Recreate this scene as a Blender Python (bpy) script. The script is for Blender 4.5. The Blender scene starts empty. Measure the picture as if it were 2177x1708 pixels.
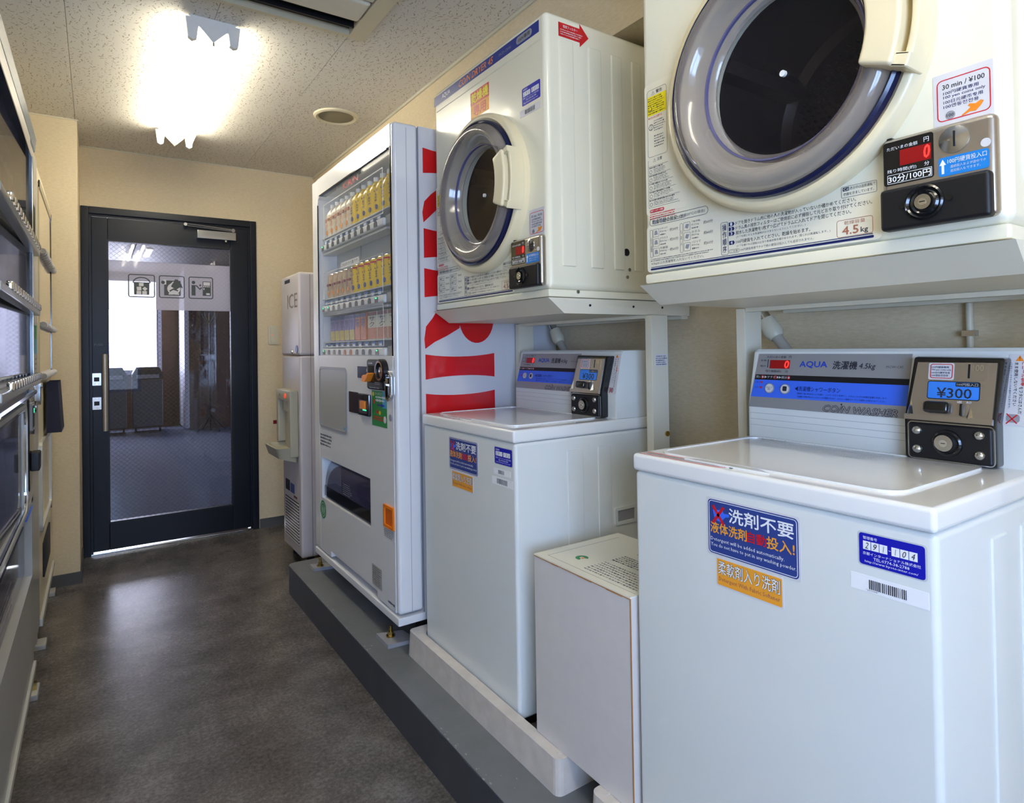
import bpy, bmesh, math, random
from mathutils import Matrix, Vector, Euler
C = bpy.context.scene.collection
PI = math.pi
rnd = random.Random(7)
# ------------------------------------------------------------------ camera
cam = bpy.data.cameras.new('camera'); co = bpy.data.objects.new('camera', cam); C.objects.link(co)
YAW, PIT, ROL = 0.59124851, 0.01160874, -0.01581804
cam.sensor_width = 36; cam.sensor_fit = 'HORIZONTAL'; cam.lens = 1315.68 / 2177 * 36
cam.shift_y = -(854 - 722.5) / 2177; cam.clip_start = .02
R0 = Vector((math.cos(YAW), -math.sin(YAW), 0))
FW = Vector((math.sin(YAW) * math.cos(PIT), math.cos(YAW) * math.cos(PIT), math.sin(PIT)))
U0 = R0.cross(FW)
ri = R0 * math.cos(ROL) + U0 * math.sin(ROL)
up = U0 * math.cos(ROL) - R0 * math.sin(ROL)
M = Matrix((ri, up, -FW)).transposed().to_4x4(); M.translation = Vector((0, 0, 1.1783))
co.matrix_world = M
bpy.context.scene.camera = co
# ------------------------------------------------------------------ light and exposure
vs = bpy.context.scene.view_settings
vs.view_transform = 'Standard'; vs.look = 'None'; vs.gamma = 1; vs.use_curve_mapping = False; vs.exposure = 0.68
w = bpy.data.worlds.new('world'); bpy.context.scene.world = w; w.use_nodes = True
w.node_tree.nodes['Background'].inputs[0].default_value = (.62, .76, 1, 1)
w.node_tree.nodes['Background'].inputs[1].default_value = 1.5
def area(name, loc, rot, sx, sy, power, col):
    l = bpy.data.lights.new(name, 'AREA'); l.shape = 'RECTANGLE'; l.size = sx; l.size_y = sy; l.energy = power; l.color = col
    o = bpy.data.objects.new(name, l); o.location = loc; o.rotation_euler = rot; C.objects.link(o); return o
# daylight entering the window of the wall behind the photographer
dl = area('window_daylight', (-.30, -1.24, 1.15), (PI / 2 - .32, 0, -.55), 1.1, .9, 34, (.38, .58, 1))
# daylight entering the window of the lounge beyond the door
area('lounge_daylight', (.2, 11.2, 1.5), (-PI / 2, 0, 0), 1.9, 1.3, 14, (.74, .80, 1))
TUBE_E = 17.5
# ------------------------------------------------------------------ materials
def lin(c): return tuple(((x / 255) / 12.92 if x / 255 <= .04045 else ((x / 255 + .055) / 1.055) ** 2.4) for x in c) + (1,)
MATS = {}
def mat(name, rgb=(200, 200, 200), rough=.5, metal=0, emit=0, alpha=1, trans=0, spec=.5, coat=0, noise=0, nscale=40, bump=0, bscale=200, ecol=None, ior=1.45):
    m = bpy.data.materials.new(name); m.use_nodes = True; N = m.node_tree.nodes; L = m.node_tree.links
    b = N['Principled BSDF']; c = lin(rgb)
    b.inputs['Base Color'].default_value = c; b.inputs['Roughness'].default_value = rough; b.inputs['Metallic'].default_value = metal
    b.inputs['Alpha'].default_value = alpha; b.inputs['Transmission Weight'].default_value = trans; b.inputs['IOR'].default_value = ior
    b.inputs['Specular IOR Level'].default_value = spec; b.inputs['Coat Weight'].default_value = coat; b.inputs['Coat Roughness'].default_value = .08
    if emit: b.inputs['Emission Color'].default_value = lin(ecol or rgb); b.inputs['Emission Strength'].default_value = emit
    if noise or bump:
        tc = N.new('ShaderNodeTexCoord')
    if noise:
        n = N.new('ShaderNodeTexNoise'); n.inputs['Scale'].default_value = nscale; n.inputs['Detail'].default_value = 4
        L.new(tc.outputs['Object'], n.inputs['Vector'])
        r = N.new('ShaderNodeMixRGB'); r.blend_type = 'MULTIPLY'; r.inputs[0].default_value = 1
        mr = N.new('ShaderNodeMapRange'); mr.inputs[1].default_value = .3; mr.inputs[2].default_value = .7; mr.inputs[3].default_value = 1 - noise; mr.inputs[4].default_value = 1 + noise * .3
        L.new(n.outputs[0], mr.inputs[0]); L.new(mr.outputs[0], r.inputs[2]); r.inputs[1].default_value = c
        L.new(r.outputs[0], b.inputs['Base Color'])
    if bump:
        n2 = N.new('ShaderNodeTexNoise'); n2.inputs['Scale'].default_value = bscale; n2.inputs['Detail'].default_value = 3
        L.new(tc.outputs['Object'], n2.inputs['Vector'])
        bp = N.new('ShaderNodeBump'); bp.inputs['Strength'].default_value = bump; bp.inputs['Distance'].default_value = .002
        L.new(n2.outputs[0], bp.inputs['Height']); L.new(bp.outputs[0], b.inputs['Normal'])
    MATS[name] = m; return m
mat('cream_enamel', (240, 235, 212), .24, coat=.3, noise=.03, nscale=3)
mat('cream_plastic', (236, 222, 184), .3, coat=.2)
mat('washer_enamel', (224, 227, 224), .3, coat=.2, noise=.03, nscale=3)
mat('washer_lid', (236, 236, 234), .16, coat=.5)
mat('stand_paint', (222, 216, 196), .38, noise=.04, nscale=8)
mat('vend_white', (232, 232, 234), .22, coat=.4)
mat('vend_side', (216, 215, 218), .35)
mat('vend_inner', (196, 200, 204), .4)
mat('left_silver', (178, 177, 173), .3, metal=.1, coat=.2)
mat('left_cream', (222, 212, 182), .35)
mat('black_gloss', (16, 17, 20), .12, coat=.5)
mat('black_matt', (20, 20, 24), .45)
mat('navy', (20, 26, 66), .25, coat=.3)
mat('navy_print', (24, 34, 92), .4)
mat('header_blue', (30, 52, 140), .3)
mat('label_blue', (18, 22, 168), .3)
mat('sign_blue', (46, 66, 138), .3)
mat('aqua_blue', (30, 70, 190), .35)
mat('panel_blue', (62, 112, 240), .35)
mat('price_blue', (60, 140, 240), .3)
mat('sky_label', (28, 130, 210), .35)
mat('white_print', (240, 240, 242), .4)
mat('pale_print', (214, 212, 214), .4)
mat('grey_print', (96, 96, 100), .45)
mat('dark_print', (44, 44, 54), .45)
mat('light_grey', (150, 150, 156), .45)
mat('red_print', (206, 24, 34), .35)
mat('red_letter', (214, 20, 26), .3, coat=.3)
mat('orange_print', (240, 140, 40), .4)
mat('orange_sticker', (245, 166, 52), .4)
mat('yellow_print', (246, 226, 30), .4)
mat('brown_print', (176, 112, 84), .45)
mat('green_sticker', (30, 140, 66), .35)
mat('teal_sticker', (60, 160, 196), .35)
mat('panel_grey', (160, 160, 162), .35, metal=.3)
mat('brushed_steel', (186, 178, 168), .26, metal=.85)
mat('steel', (196, 196, 196), .18, metal=1)
mat('chrome', (225, 225, 228), .08, metal=1)
mat('brass', (190, 160, 90), .25, metal=1)
mat('smoke_plastic', (150, 140, 134), .1, alpha=.62, coat=.8, spec=.8)
mat('dark_glass', (40, 36, 40), .04, alpha=.34, spec=.8, coat=.5)
mat('drum_steel', (82, 72, 70), .30, metal=.6)
mat('pane_glass', (225, 232, 235), .03, alpha=.10, spec=.7)
mat('window_glass_left', (44, 46, 52), .03, alpha=.72, spec=1.0, coat=.6)
mat('led_red', (140, 14, 18), .3, emit=.12)
mat('ring_lilac', (92, 90, 128), .2, coat=.5)
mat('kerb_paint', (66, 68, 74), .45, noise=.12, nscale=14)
mat('paint_chip', (150, 150, 148), .6)
mat('led_bright', (255, 46, 40), .3, emit=1.3)
mat('led_green', (60, 220, 150), .3, emit=1.2)
mat('pan_grp', (210, 202, 194), .4, noise=.11, nscale=26)
mat('card_white', (214, 208, 204), .6, noise=.03, nscale=30)
mat('card_top', (226, 222, 206), .55)
mat('card_brown', (176, 122, 70), .7)
mat('platform_paint', (112, 114, 116), .42, noise=.14, nscale=9, bump=.3, bscale=60)
mat('door_paint', (17, 20, 30), .36, spec=.4)
mat('door_steel', (190, 182, 168), .32, metal=.6)
mat('skirting', (84, 84, 84), .5)
mat('rubber', (24, 24, 24), .7)
mat('grille_dark', (30, 28, 28), .7)
mat('ice_body', (204, 196, 196), .3, coat=.2)
mat('ice_bay', (172, 166, 146), .4)
mat('switch_plastic', (212, 206, 184), .4)
mat('tube_glow', (255, 252, 240), .4, emit=TUBE_E, ecol=(255, 248, 228))
mat('tube_glow_far', (255, 252, 240), .4, emit=2.2, ecol=(255, 250, 226))
mat('fixture_white', (240, 240, 238), .3)
mat('ac_cream', (216, 206, 176), .4)
mat('ac_light', (226, 218, 198), .4)
mat('mesh_grey', (150, 142, 118), .7, bump=.5, bscale=400)
mat('purple_pack', (150, 136, 196), .35, noise=.25, nscale=60)
mat('orange_pack', (214, 130, 80), .35, noise=.3, nscale=60)
mat('red_pack', (120, 26, 34), .3)
mat('snack_tan', (196, 120, 70), .4, noise=.4, nscale=90)
mat('juice_yellow', (250, 208, 24), .25, coat=.5)
mat('juice_orange', (240, 140, 30), .25, coat=.5)
mat('cap_white', (240, 240, 238), .3)
mat('cap_orange', (240, 150, 40), .3)
mat('bottle_pale', (226, 212, 186), .2, coat=.5, noise=.2, nscale=50)
mat('can_tan', (206, 176, 142), .25, coat=.4, noise=.2, nscale=60)
mat('strip_white', (232, 234, 236), .3, coat=.3)
mat('price_card', (70, 120, 190), .4)
mat('button_brown', (96, 84, 84), .3)
mat('bin_grey', (70, 76, 88), .5)
mat('bin_black', (28, 30, 34), .5)
mat('lounge_wall', (88, 60, 46), .7, noise=.15, nscale=6)
mat('lounge_ceiling', (58, 48, 45), .6)
mat('lounge_white', (196, 196, 206), .5)
mat('lounge_dark', (44, 34, 34), .6)
mat('daylight_pane', (250, 252, 255), .5, emit=14, ecol=(238, 243, 255))
mat('header_art', (120, 142, 165), .25, coat=.4, noise=.45, nscale=7)
mat('smoke_flap', (70, 66, 96), .08, alpha=.72, coat=.5)
mat('orange_pocket', (245, 130, 20), .35)
mat('orange_deep', (210, 96, 16), .4)
mat('yellow_soft', (214, 196, 120), .4, noise=.3, nscale=70)
mat('grey_letter', (128, 124, 116), .5)
mat('led_orange', (240, 80, 40), .4, emit=.3)
mat('left_trim', (206, 206, 202), .25, metal=.3)
mat('dark_green', (20, 44, 32), .5)
mat('painted_reflection', (206, 194, 160), .06, coat=1, spec=.8)  # display window glass: the column's reflection is put into the cream base colour
mat('ribbed_grey', (150, 146, 138), .4)
mat('navy_box', (28, 28, 52), .6)
mat('clear_film', (225, 230, 236), .1, alpha=.22)
mat('hose_grey', (176, 170, 158), .5)
mat('carpet', (100, 106, 126), .95, noise=.25, nscale=25, bump=.6, bscale=300)

def nodes(name):
    m = bpy.data.materials.new(name); m.use_nodes = True; MATS[name] = m
    N = m.node_tree.nodes; L = m.node_tree.links; b = N['Principled BSDF']
    tc = N.new('ShaderNodeTexCoord'); return m, N, L, b, tc
def math_(N, L, op, a, b=None):
    n = N.new('ShaderNodeMath'); n.operation = op
    for i, x in enumerate((a, b)):
        if x is None: continue
        if hasattr(x, 'links'): L.new(x, n.inputs[i])
        else: n.inputs[i].default_value = x
    return n.outputs[0]
def vmath(N, L, op, a, b=None):
    n = N.new('ShaderNodeVectorMath'); n.operation = op
    for i, x in enumerate((a, b)):
        if x is None: continue
        if hasattr(x, 'links'): L.new(x, n.inputs[i])
        else: n.inputs[i].default_value = x
    return n
def ramp(N, L, fac, stops):
    r = N.new('ShaderNodeValToRGB'); e = r.color_ramp.elements
    while len(e) < len(stops): e.new(.5)
    for q, (p, c) in zip(e, stops): q.position = p; q.color = c if len(c) == 4 else lin(c)
    L.new(fac, r.inputs[0]); return r.outputs[0]
# vinyl floor: mottled grey brown
m, N, L, b, tc = nodes('vinyl_floor')
n1 = N.new('ShaderNodeTexNoise'); n1.inputs['Scale'].default_value = 4.0; n1.inputs['Detail'].default_value = 8; n1.inputs['Roughness'].default_value = .72
n2 = N.new('ShaderNodeTexNoise'); n2.inputs['Scale'].default_value = 90; n2.inputs['Detail'].default_value = 5; n2.inputs['Roughness'].default_value = .75
L.new(tc.outputs['Object'], n1.inputs[0]); L.new(tc.outputs['Object'], n2.inputs[0])
s_ = math_(N, L, 'ADD', math_(N, L, 'MULTIPLY', n1.outputs[0], .5), math_(N, L, 'MULTIPLY', n2.outputs[0], .5))
L.new(ramp(N, L, s_, [(.38, (66, 61, 59)), (.5, (93, 88, 85)), (.62, (122, 117, 113))]), b.inputs['Base Color'])
b.inputs['Roughness'].default_value = .36; b.inputs['Specular IOR Level'].default_value = .5
L.new(math_(N, L, 'ADD', math_(N, L, 'MULTIPLY', n1.outputs[0], .14), .17), b.inputs['Roughness'])
# rock wool ceiling: short worm-like fissures, each cell turned its own way
m, N, L, b, tc = nodes('rock_wool_tile')
geo = N.new('ShaderNodeNewGeometry')
def worms(scale, seed, rx, ry, keep):
    p = vmath(N, L, 'MULTIPLY', geo.outputs['Position'], (scale, scale, 0)); p = vmath(N, L, 'ADD', p.outputs[0], (seed, seed * 1.7, 0))
    nz = N.new('ShaderNodeTexNoise'); nz.inputs['Scale'].default_value = 1.6; L.new(p.outputs[0], nz.inputs[0])
    d = vmath(N, L, 'SCALE', vmath(N, L, 'SUBTRACT', nz.outputs[1], (.5, .5, .5)).outputs[0]); d.inputs['Scale'].default_value = .45
    v = N.new('ShaderNodeTexVoronoi'); v.voronoi_dimensions = '2D'; v.inputs['Scale'].default_value = 1; v.inputs['Randomness'].default_value = .85
    q = vmath(N, L, 'ADD', p.outputs[0], d.outputs[0])
    L.new(q.outputs[0], v.inputs['Vector'])
    loc = vmath(N, L, 'SUBTRACT', q.outputs[0], v.outputs['Position'])
    z0 = vmath(N, L, 'MULTIPLY', loc.outputs[0], (1, 1, 0))
    rot = N.new('ShaderNodeVectorRotate'); rot.rotation_type = 'Z_AXIS'; L.new(z0.outputs[0], rot.inputs[0])
    sp = N.new('ShaderNodeSeparateColor'); L.new(v.outputs['Color'], sp.inputs[0])
    L.new(math_(N, L, 'ADD', math_(N, L, 'MULTIPLY', sp.outputs[0], 1.9), .62), rot.inputs['Angle'])
    sc = vmath(N, L, 'MULTIPLY', rot.outputs[0], (1 / rx, 1 / ry, 0)); ln = vmath(N, L, 'LENGTH', sc.outputs[0])
    inside = math_(N, L, 'LESS_THAN', ln.outputs['Value'], 1.0)
    return math_(N, L, 'MULTIPLY', inside, math_(N, L, 'GREATER_THAN', sp.outputs[1], keep))
wm = math_(N, L, 'MAXIMUM', worms(38, 3.1, .36, .058, .38), worms(60, 9.7, .22, .075, .5))
mx = N.new('ShaderNodeMixRGB'); L.new(wm, mx.inputs[0]); mx.inputs[1].default_value = lin((224, 219, 208)); mx.inputs[2].default_value = lin((166, 150, 130))
L.new(mx.outputs[0], b.inputs['Base Color']); b.inputs['Roughness'].default_value = .85
bp = N.new('ShaderNodeBump'); bp.inputs['Strength'].default_value = .5; bp.inputs['Distance'].default_value = .002; bp.invert = True
L.new(wm, bp.inputs['Height']); L.new(bp.outputs[0], b.inputs['Normal'])
# wallpaper
m, N, L, b, tc = nodes('wallpaper')
geo = N.new('ShaderNodeNewGeometry')
p = vmath(N, L, 'MULTIPLY', geo.outputs['Position'], (60, 60, 260))
n1 = N.new('ShaderNodeTexNoise'); n1.inputs['Scale'].default_value = 1; n1.inputs['Detail'].default_value = 4; L.new(p.outputs[0], n1.inputs[0])
L.new(ramp(N, L, n1.outputs[0], [(.3, (212, 194, 160)), (.7, (224, 208, 176))]), b.inputs['Base Color'])
b.inputs['Roughness'].default_value = .75
bp = N.new('ShaderNodeBump'); bp.inputs['Strength'].default_value = .15; bp.inputs['Distance'].default_value = .002
L.new(n1.outputs[0], bp.inputs['Height']); L.new(bp.outputs[0], b.inputs['Normal'])
# wired safety glass: thin crossed wires inside the pane
def wired(name, frost):
    m, N, L, b, tc = nodes(name)
    sp = N.new('ShaderNodeSeparateXYZ'); L.new(tc.outputs['Object'], sp.inputs[0])
    def line(sgn):
        a = math_(N, L, 'ADD', math_(N, L, 'MULTIPLY', sp.outputs[0], 34), math_(N, L, 'MULTIPLY', sp.outputs[2], 38 * sgn))
        fr = math_(N, L, 'FRACT', a); return math_(N, L, 'LESS_THAN', fr, .07)
    wire = math_(N, L, 'MAXIMUM', line(1), line(-1))
    tr = N.new('ShaderNodeBsdfTransparent'); tr.inputs[0].default_value = (.72, .72, .78, 1)
    gl = N.new('ShaderNodeBsdfGlossy'); gl.inputs['Roughness'].default_value = .02
    fz = N.new('ShaderNodeFresnel'); fz.inputs[0].default_value = 1.5
    mg = N.new('ShaderNodeMixShader'); L.new(math_(N, L, 'MULTIPLY', fz.outputs[0], 1.3), mg.inputs[0]); L.new(tr.outputs[0], mg.inputs[1]); L.new(gl.outputs[0], mg.inputs[2])
    wb = N.new('ShaderNodeBsdfDiffuse'); wb.inputs[0].default_value = lin((110, 104, 100))
    out = mg.outputs[0]
    if frost:
        tl = N.new('ShaderNodeBsdfTranslucent'); tl.inputs[0].default_value = (.92, .90, .94, 1)
        df = N.new('ShaderNodeBsdfDiffuse'); df.inputs[0].default_value = (.66, .60, .64, 1)
        m1 = N.new('ShaderNodeMixShader'); m1.inputs[0].default_value = .45; L.new(tl.outputs[0], m1.inputs[1]); L.new(df.outputs[0], m1.inputs[2])
        m2 = N.new('ShaderNodeMixShader'); m2.inputs[0].default_value = .62; L.new(mg.outputs[0], m2.inputs[1]); L.new(m1.outputs[0], m2.inputs[2]); out = m2.outputs[0]
    m3 = N.new('ShaderNodeMixShader'); L.new(math_(N, L, 'MULTIPLY', wire, .22 if frost else .45), m3.inputs[0]); L.new(out, m3.inputs[1]); L.new(wb.outputs[0], m3.inputs[2])
    L.new(m3.outputs[0], N['Material Output'].inputs[0])
wired('wired_glass', False); wired('frosted_film', True)

# ------------------------------------------------------------------ mesh builder
TXT = {}
def text_mesh(s, res, bold, shear, mono=False):
    k = (s, res, bold, shear)
    if k not in TXT:
        c = bpy.data.curves.new('lettering', 'FONT'); c.body = s; c.resolution_u = res; c.offset = bold; c.shear = shear
        c.align_x = 'CENTER'; c.space_line = 1.0
        o = bpy.data.objects.new('lettering', c); me = bpy.data.meshes.new_from_object(o)
        vs_ = [tuple(v.co) for v in me.vertices]; fs = [tuple(p.vertices) for p in me.polygons]
        x0 = min(v[0] for v in vs_); x1 = max(v[0] for v in vs_); y0 = min(v[1] for v in vs_); y1 = max(v[1] for v in vs_)
        TXT[k] = ([((v[0] - x0) / (x1 - x0), (v[1] - y0) / (y1 - y0)) for v in vs_], fs, (x1 - x0) / (y1 - y0))
        bpy.data.objects.remove(o); bpy.data.curves.remove(c); bpy.data.meshes.remove(me)
    return TXT[k]
def FRONT(z=0): return Matrix(((1, 0, 0, 0), (0, 0, -1, 0), (0, 1, 0, z), (0, 0, 0, 1)))      # u right, v up, w out of the front
def SIDE(x, z=0): return Matrix(((0, 0, 1, x), (1, 0, 0, 0), (0, 1, 0, z), (0, 0, 0, 1)))     # right-hand side face: u = depth
def TOP(z): return Matrix(((1, 0, 0, 0), (0, 1, 0, 0), (0, 0, 1, z), (0, 0, 0, 1)))
class MB:
    def __init__(s, F=None, mt=None):
        s.F = F or Matrix(); s.v = []; s.f = []; s.m = []; s.s = []; s.mats = []; s.mt = mt
    def mi(s, name):
        name = name or s.mt
        if name not in s.mats: s.mats.append(name)
        return s.mats.index(name)
    def add(s, vs_, fs, mt=None, smooth=False, F=None):
        F = F or s.F; b0 = len(s.v); i = s.mi(mt)
        for p in vs_: s.v.append(F @ Vector(p))
        for f in fs: s.f.append([q + b0 for q in f]); s.m.append(i); s.s.append(smooth)
        return s
    def box(s, a0, a1, b0, b1, c0, c1, mt=None, bev=0, seg=2):
        if not bev:
            vs_ = [(x, y, z) for x in (a0, a1) for y in (b0, b1) for z in (c0, c1)]
            return s.add(vs_, [(0, 1, 3, 2), (4, 6, 7, 5), (0, 4, 5, 1), (2, 3, 7, 6), (0, 2, 6, 4), (1, 5, 7, 3)], mt)
        bm = bmesh.new(); bmesh.ops.create_cube(bm, size=1)
        for v in bm.verts: v.co = Vector(((a0 + a1) / 2 + v.co.x * (a1 - a0), (b0 + b1) / 2 + v.co.y * (b1 - b0), (c0 + c1) / 2 + v.co.z * (c1 - c0)))
        bmesh.ops.bevel(bm, geom=list(bm.edges), offset=bev, segments=seg, profile=.5, affect='EDGES')
        return s.bm(bm, mt, True)
    def bm(s, bm, mt=None, smooth=False):
        bm.verts.index_update(); r = s.add([v.co[:] for v in bm.verts], [[v.index for v in f.verts] for f in bm.faces], mt, smooth); bm.free(); return r
    def poly(s, pts, w0, w1, mt=None):                        # convex or simple polygon, extruded w0..w1
        n = len(pts)
        if sum(pts[i][0] * pts[(i + 1) % n][1] - pts[(i + 1) % n][0] * pts[i][1] for i in range(n)) < 0: pts = pts[::-1]
        vs_ = [(p[0], p[1], w0) for p in pts] + [(p[0], p[1], w1) for p in pts]
        return s.add(vs_, [list(range(n))[::-1], list(range(n, 2 * n))] + [(i, (i + 1) % n, n + (i + 1) % n, n + i) for i in range(n)], mt)
    def rr(s, u0, u1, v0, v1, w0, w1, r=.005, mt=None, n=5):   # rounded rectangle plate
        return s.poly(rrect(u0, u1, v0, v1, r, n), w0, w1, mt)
    def frame(s, u0, u1, v0, v1, t, w0, w1, r=.005, mt=None, n=5):   # hollow rounded outline
        a = rrect(u0, u1, v0, v1, r, n); b = rrect(u0 + t, u1 - t, v0 + t, v1 - t, max(r - t, .0004), n); k = len(a)
        vs_ = [(p[0], p[1], w_) for w_ in (w0, w1) for q in (a, b) for p in q]
        fs = []
        for i in range(k):
            j = (i + 1) % k
            fs += [(2 * k + i, 2 * k + j, 3 * k + j, 3 * k + i), (i, j, 2 * k + j, 2 * k + i), (k + j, k + i, 3 * k + i, 3 * k + j), (j, i, k + i, k + j)]
        return s.add(vs_, fs, mt)
    def cyl(s, u, v, r, w0, w1, mt=None, n=24, r2=None, smooth=True):
        return s.lathe(u, v, [(0, w0), (r, w0), (r if r2 is None else r2, w1), (0, w1)], mt, n, smooth)
    def lathe(s, u, v, prof, mt=None, n=32, smooth=True, a0=0, a1=2 * PI):
        full = abs(a1 - a0 - 2 * PI) < 1e-6; k = n if full else n + 1; vs_ = []; fs = []
        for i in range(k):
            a = a0 + (a1 - a0) * i / n
            for r, w_ in prof: vs_.append((u + r * math.cos(a), v + r * math.sin(a), w_))
        P = len(prof)
        for i in range(n):
            j = (i + 1) % k
            for q in range(P - 1):
                if prof[q][0] == 0 and prof[q + 1][0] == 0: continue
                f = [i * P + q, j * P + q, j * P + q + 1, i * P + q + 1]
                if prof[q][0] == 0: f = [i * P + q, j * P + q + 1, i * P + q + 1]
                if prof[q + 1][0] == 0: f = [i * P + q, j * P + q, i * P + q + 1]
                fs.append(f)
        # sharp where profile turns hard: split by flat shading on caps
        return s.add(vs_, fs, mt, smooth)
    def tube(s, pts, r, mt=None, n=10, cap=True):
        pts = [Vector(p) for p in pts]; vs_ = []; fs = []; a = None
        for i, p in enumerate(pts):
            d = (pts[min(i + 1, len(pts) - 1)] - pts[max(i - 1, 0)]).normalized()
            if a is None: a = d.orthogonal().normalized()
            a = (a - d * a.dot(d)).normalized(); b = d.cross(a); rr_ = r[i] if isinstance(r, (list, tuple)) else r
            for k in range(n): t = 2 * PI * k / n; vs_.append(tuple(p + (a * math.cos(t) + b * math.sin(t)) * rr_))
        for i in range(len(pts) - 1):
            for k in range(n): fs.append((i * n + k, i * n + (k + 1) % n, (i + 1) * n + (k + 1) % n, (i + 1) * n + k))
        if cap: fs += [list(range(n))[::-1], list(range((len(pts) - 1) * n, len(pts) * n))]
        return s.add(vs_, fs, mt, True)
    def text(s, t, u0, u1, v0, v1, w_, mt, bold=0, shear=0, res=2, rot=0):
        vs_, fs, _ = text_mesh(t, res, 0, shear)
        if bold:
            b = bold * (v1 - v0) * .9 / (1 + t.count('\n'))
            if rot == -90: b = bold * (u1 - u0) * .9
            for k_, (dx, dy) in enumerate(((-b, 0), (b, 0), (0, b), (0, -b))): s.text(t, u0 + dx, u1 + dx, v0 + dy, v1 + dy, w_ + 1e-5 * (k_ + 1), mt, 0, shear, res, rot)
        if rot == -90:  # reads downwards
            pts = [(u0 + y * (u1 - u0), v1 - x * (v1 - v0), w_) for x, y in vs_]
        else: pts = [(u0 + x * (u1 - u0), v0 + y * (v1 - v0), w_) for x, y in vs_]
        return s.add(pts, fs, mt)
    def line(s, t, u, v, h, w_, mt, al='l', **k):               # text of height h at natural width
        asp = text_mesh(t, k.get('res', 2), 0, k.get('shear', 0))[2]; W_ = h * asp
        u0 = u if al == 'l' else u - W_ / 2 if al == 'c' else u - W_
        return s.text(t, u0, u0 + W_, v, v + h, w_, mt, **k)
    def fine(s, u0, u1, v0, v1, rows, w_, mt, fill=.55, ragged=.25):  # unreadably small print: rows of tiny dashes
        rh = (v1 - v0) / rows; vs_ = []; fs = []
        for i in range(rows):
            y = v1 - rh * (i + .5); end = u1 - (u1 - u0) * rnd.random() * ragged; x = u0
            while x < end:
                d = rh * (.35 + rnd.random() * .5); h = rh * fill * (.35 + .65 * rnd.random()) / 2; b0 = len(vs_)
                vs_ += [(x, y - h, w_), (min(x + d, end), y - h, w_), (min(x + d, end), y + h, w_), (x, y + h, w_)]; fs.append((b0, b0 + 1, b0 + 2, b0 + 3))
                x += d + rh * .22
        return s.add(vs_, fs, mt)
    def bars(s, u0, u1, v0, v1, n, w_, mt):
        x = u0; st = (u1 - u0) / n
        for i in range(n):
            d = st * (.3 + .4 * rnd.random()); s.add([(x, v0, w_), (x + d, v0, w_), (x + d, v1, w_), (x, v1, w_)], [(0, 1, 2, 3)], mt); x += st
        return s
    def obj(s, name, parent=None, label=None, **kw):
        me = bpy.data.meshes.new(name); me.from_pydata([tuple(v) for v in s.v], [], s.f)
        for n_ in s.mats: me.materials.append(MATS[n_])
        me.polygons.foreach_set('material_index', s.m); me.polygons.foreach_set('use_smooth', s.s)
        if any(s.s):
            try: me.set_sharp_from_angle(angle=math.radians(38))
            except Exception: pass
        me.update(); o = bpy.data.objects.new(name, me); C.objects.link(o)
        if any(s.s):
            wn_ = o.modifiers.new('weighted_normals', 'WEIGHTED_NORMAL'); wn_.mode = 'FACE_AREA'; wn_.weight = 50; wn_.keep_sharp = True
        if parent: o.parent = parent
        if label: o['label'] = label
        for k, v in kw.items(): o[k] = v
        return o
def rrect(u0, u1, v0, v1, r, n=5):
    r = min(r, (u1 - u0) / 2, (v1 - v0) / 2); p = []
    for cx, cy, a in ((u1 - r, v1 - r, 0), (u0 + r, v1 - r, 90), (u0 + r, v0 + r, 180), (u1 - r, v0 + r, 270)):
        for i in range(n + 1): t = math.radians(a + 90 * i / n); p.append((cx + r * math.cos(t), cy + r * math.sin(t)))
    return p
def thing(name, label, cat, loc, rz=0, group=None):
    o = bpy.data.objects.new(name, None); C.objects.link(o); o.empty_display_size = .1; o.location = loc; o.rotation_euler = (0, 0, rz)
    o['label'] = label; o['category'] = cat
    if group: o['group'] = group
    return o
def copy_tree(o, parent=None):
    c = o.copy(); C.objects.link(c); c.parent = parent
    for ch in list(o.children): copy_tree(ch, c)
    return c
def struct(mb, name, parent=None):
    return mb.obj(name, parent, **({} if parent else {'kind': 'structure'}))

# ------------------------------------------------------------------ room shell (metres: X to the machine wall, Y towards the door, Z up)
CE = 2.39; YD = 4.37; XS = 1.274; XB = 1.56; XL = -.98; YB = -1.0
struct(MB(mt='vinyl_floor').box(XL - .1, XB + .1, YB - .1, YD + .06, -.1, 0), 'floor')
ceil = struct(MB(mt='stand_paint').box(XL - .1, XB + .1, YB - .1, YD + .1, CE + .012, CE + .08), 'ceiling')
# ceiling boards, laid staggered: every board is its own piece
xj = [-.085 + .4505 * k for k in range(-2, 4)]
BL = .978
for i in range(-2, 3):
    x0, x1 = -.085 + .4505 * i, -.085 + .4505 * (i + 1)
    off = 2.643 if i % 2 == 0 else 3.13
    x0c, x1c = max(x0, XL), min(x1, XS)
    if x1c - x0c < .02: continue
    k = -5
    while off + BL * k < YD:
        y0, y1 = max(off + BL * k, YB), min(off + BL * (k + 1), YD); k += 1
        if y1 - y0 < .01: continue
        bm = bmesh.new(); bmesh.ops.create_cube(bm, size=1)
        for v in bm.verts: v.co = Vector(((x0c + x1c) / 2 + v.co.x * (x1c - x0c - .0014), (y0 + y1) / 2 + v.co.y * (y1 - y0 - .0010), CE + .006 + v.co.z * .012))
        bmesh.ops.bevel(bm, geom=[e for e in bm.edges if all(v.co.z < CE + .001 for v in e.verts)], offset=.0008, segments=1, affect='EDGES')
        b_ = MB(mt='rock_wool_tile'); b_.bm(bm); b_.obj('ceiling_board', ceil)
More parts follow.
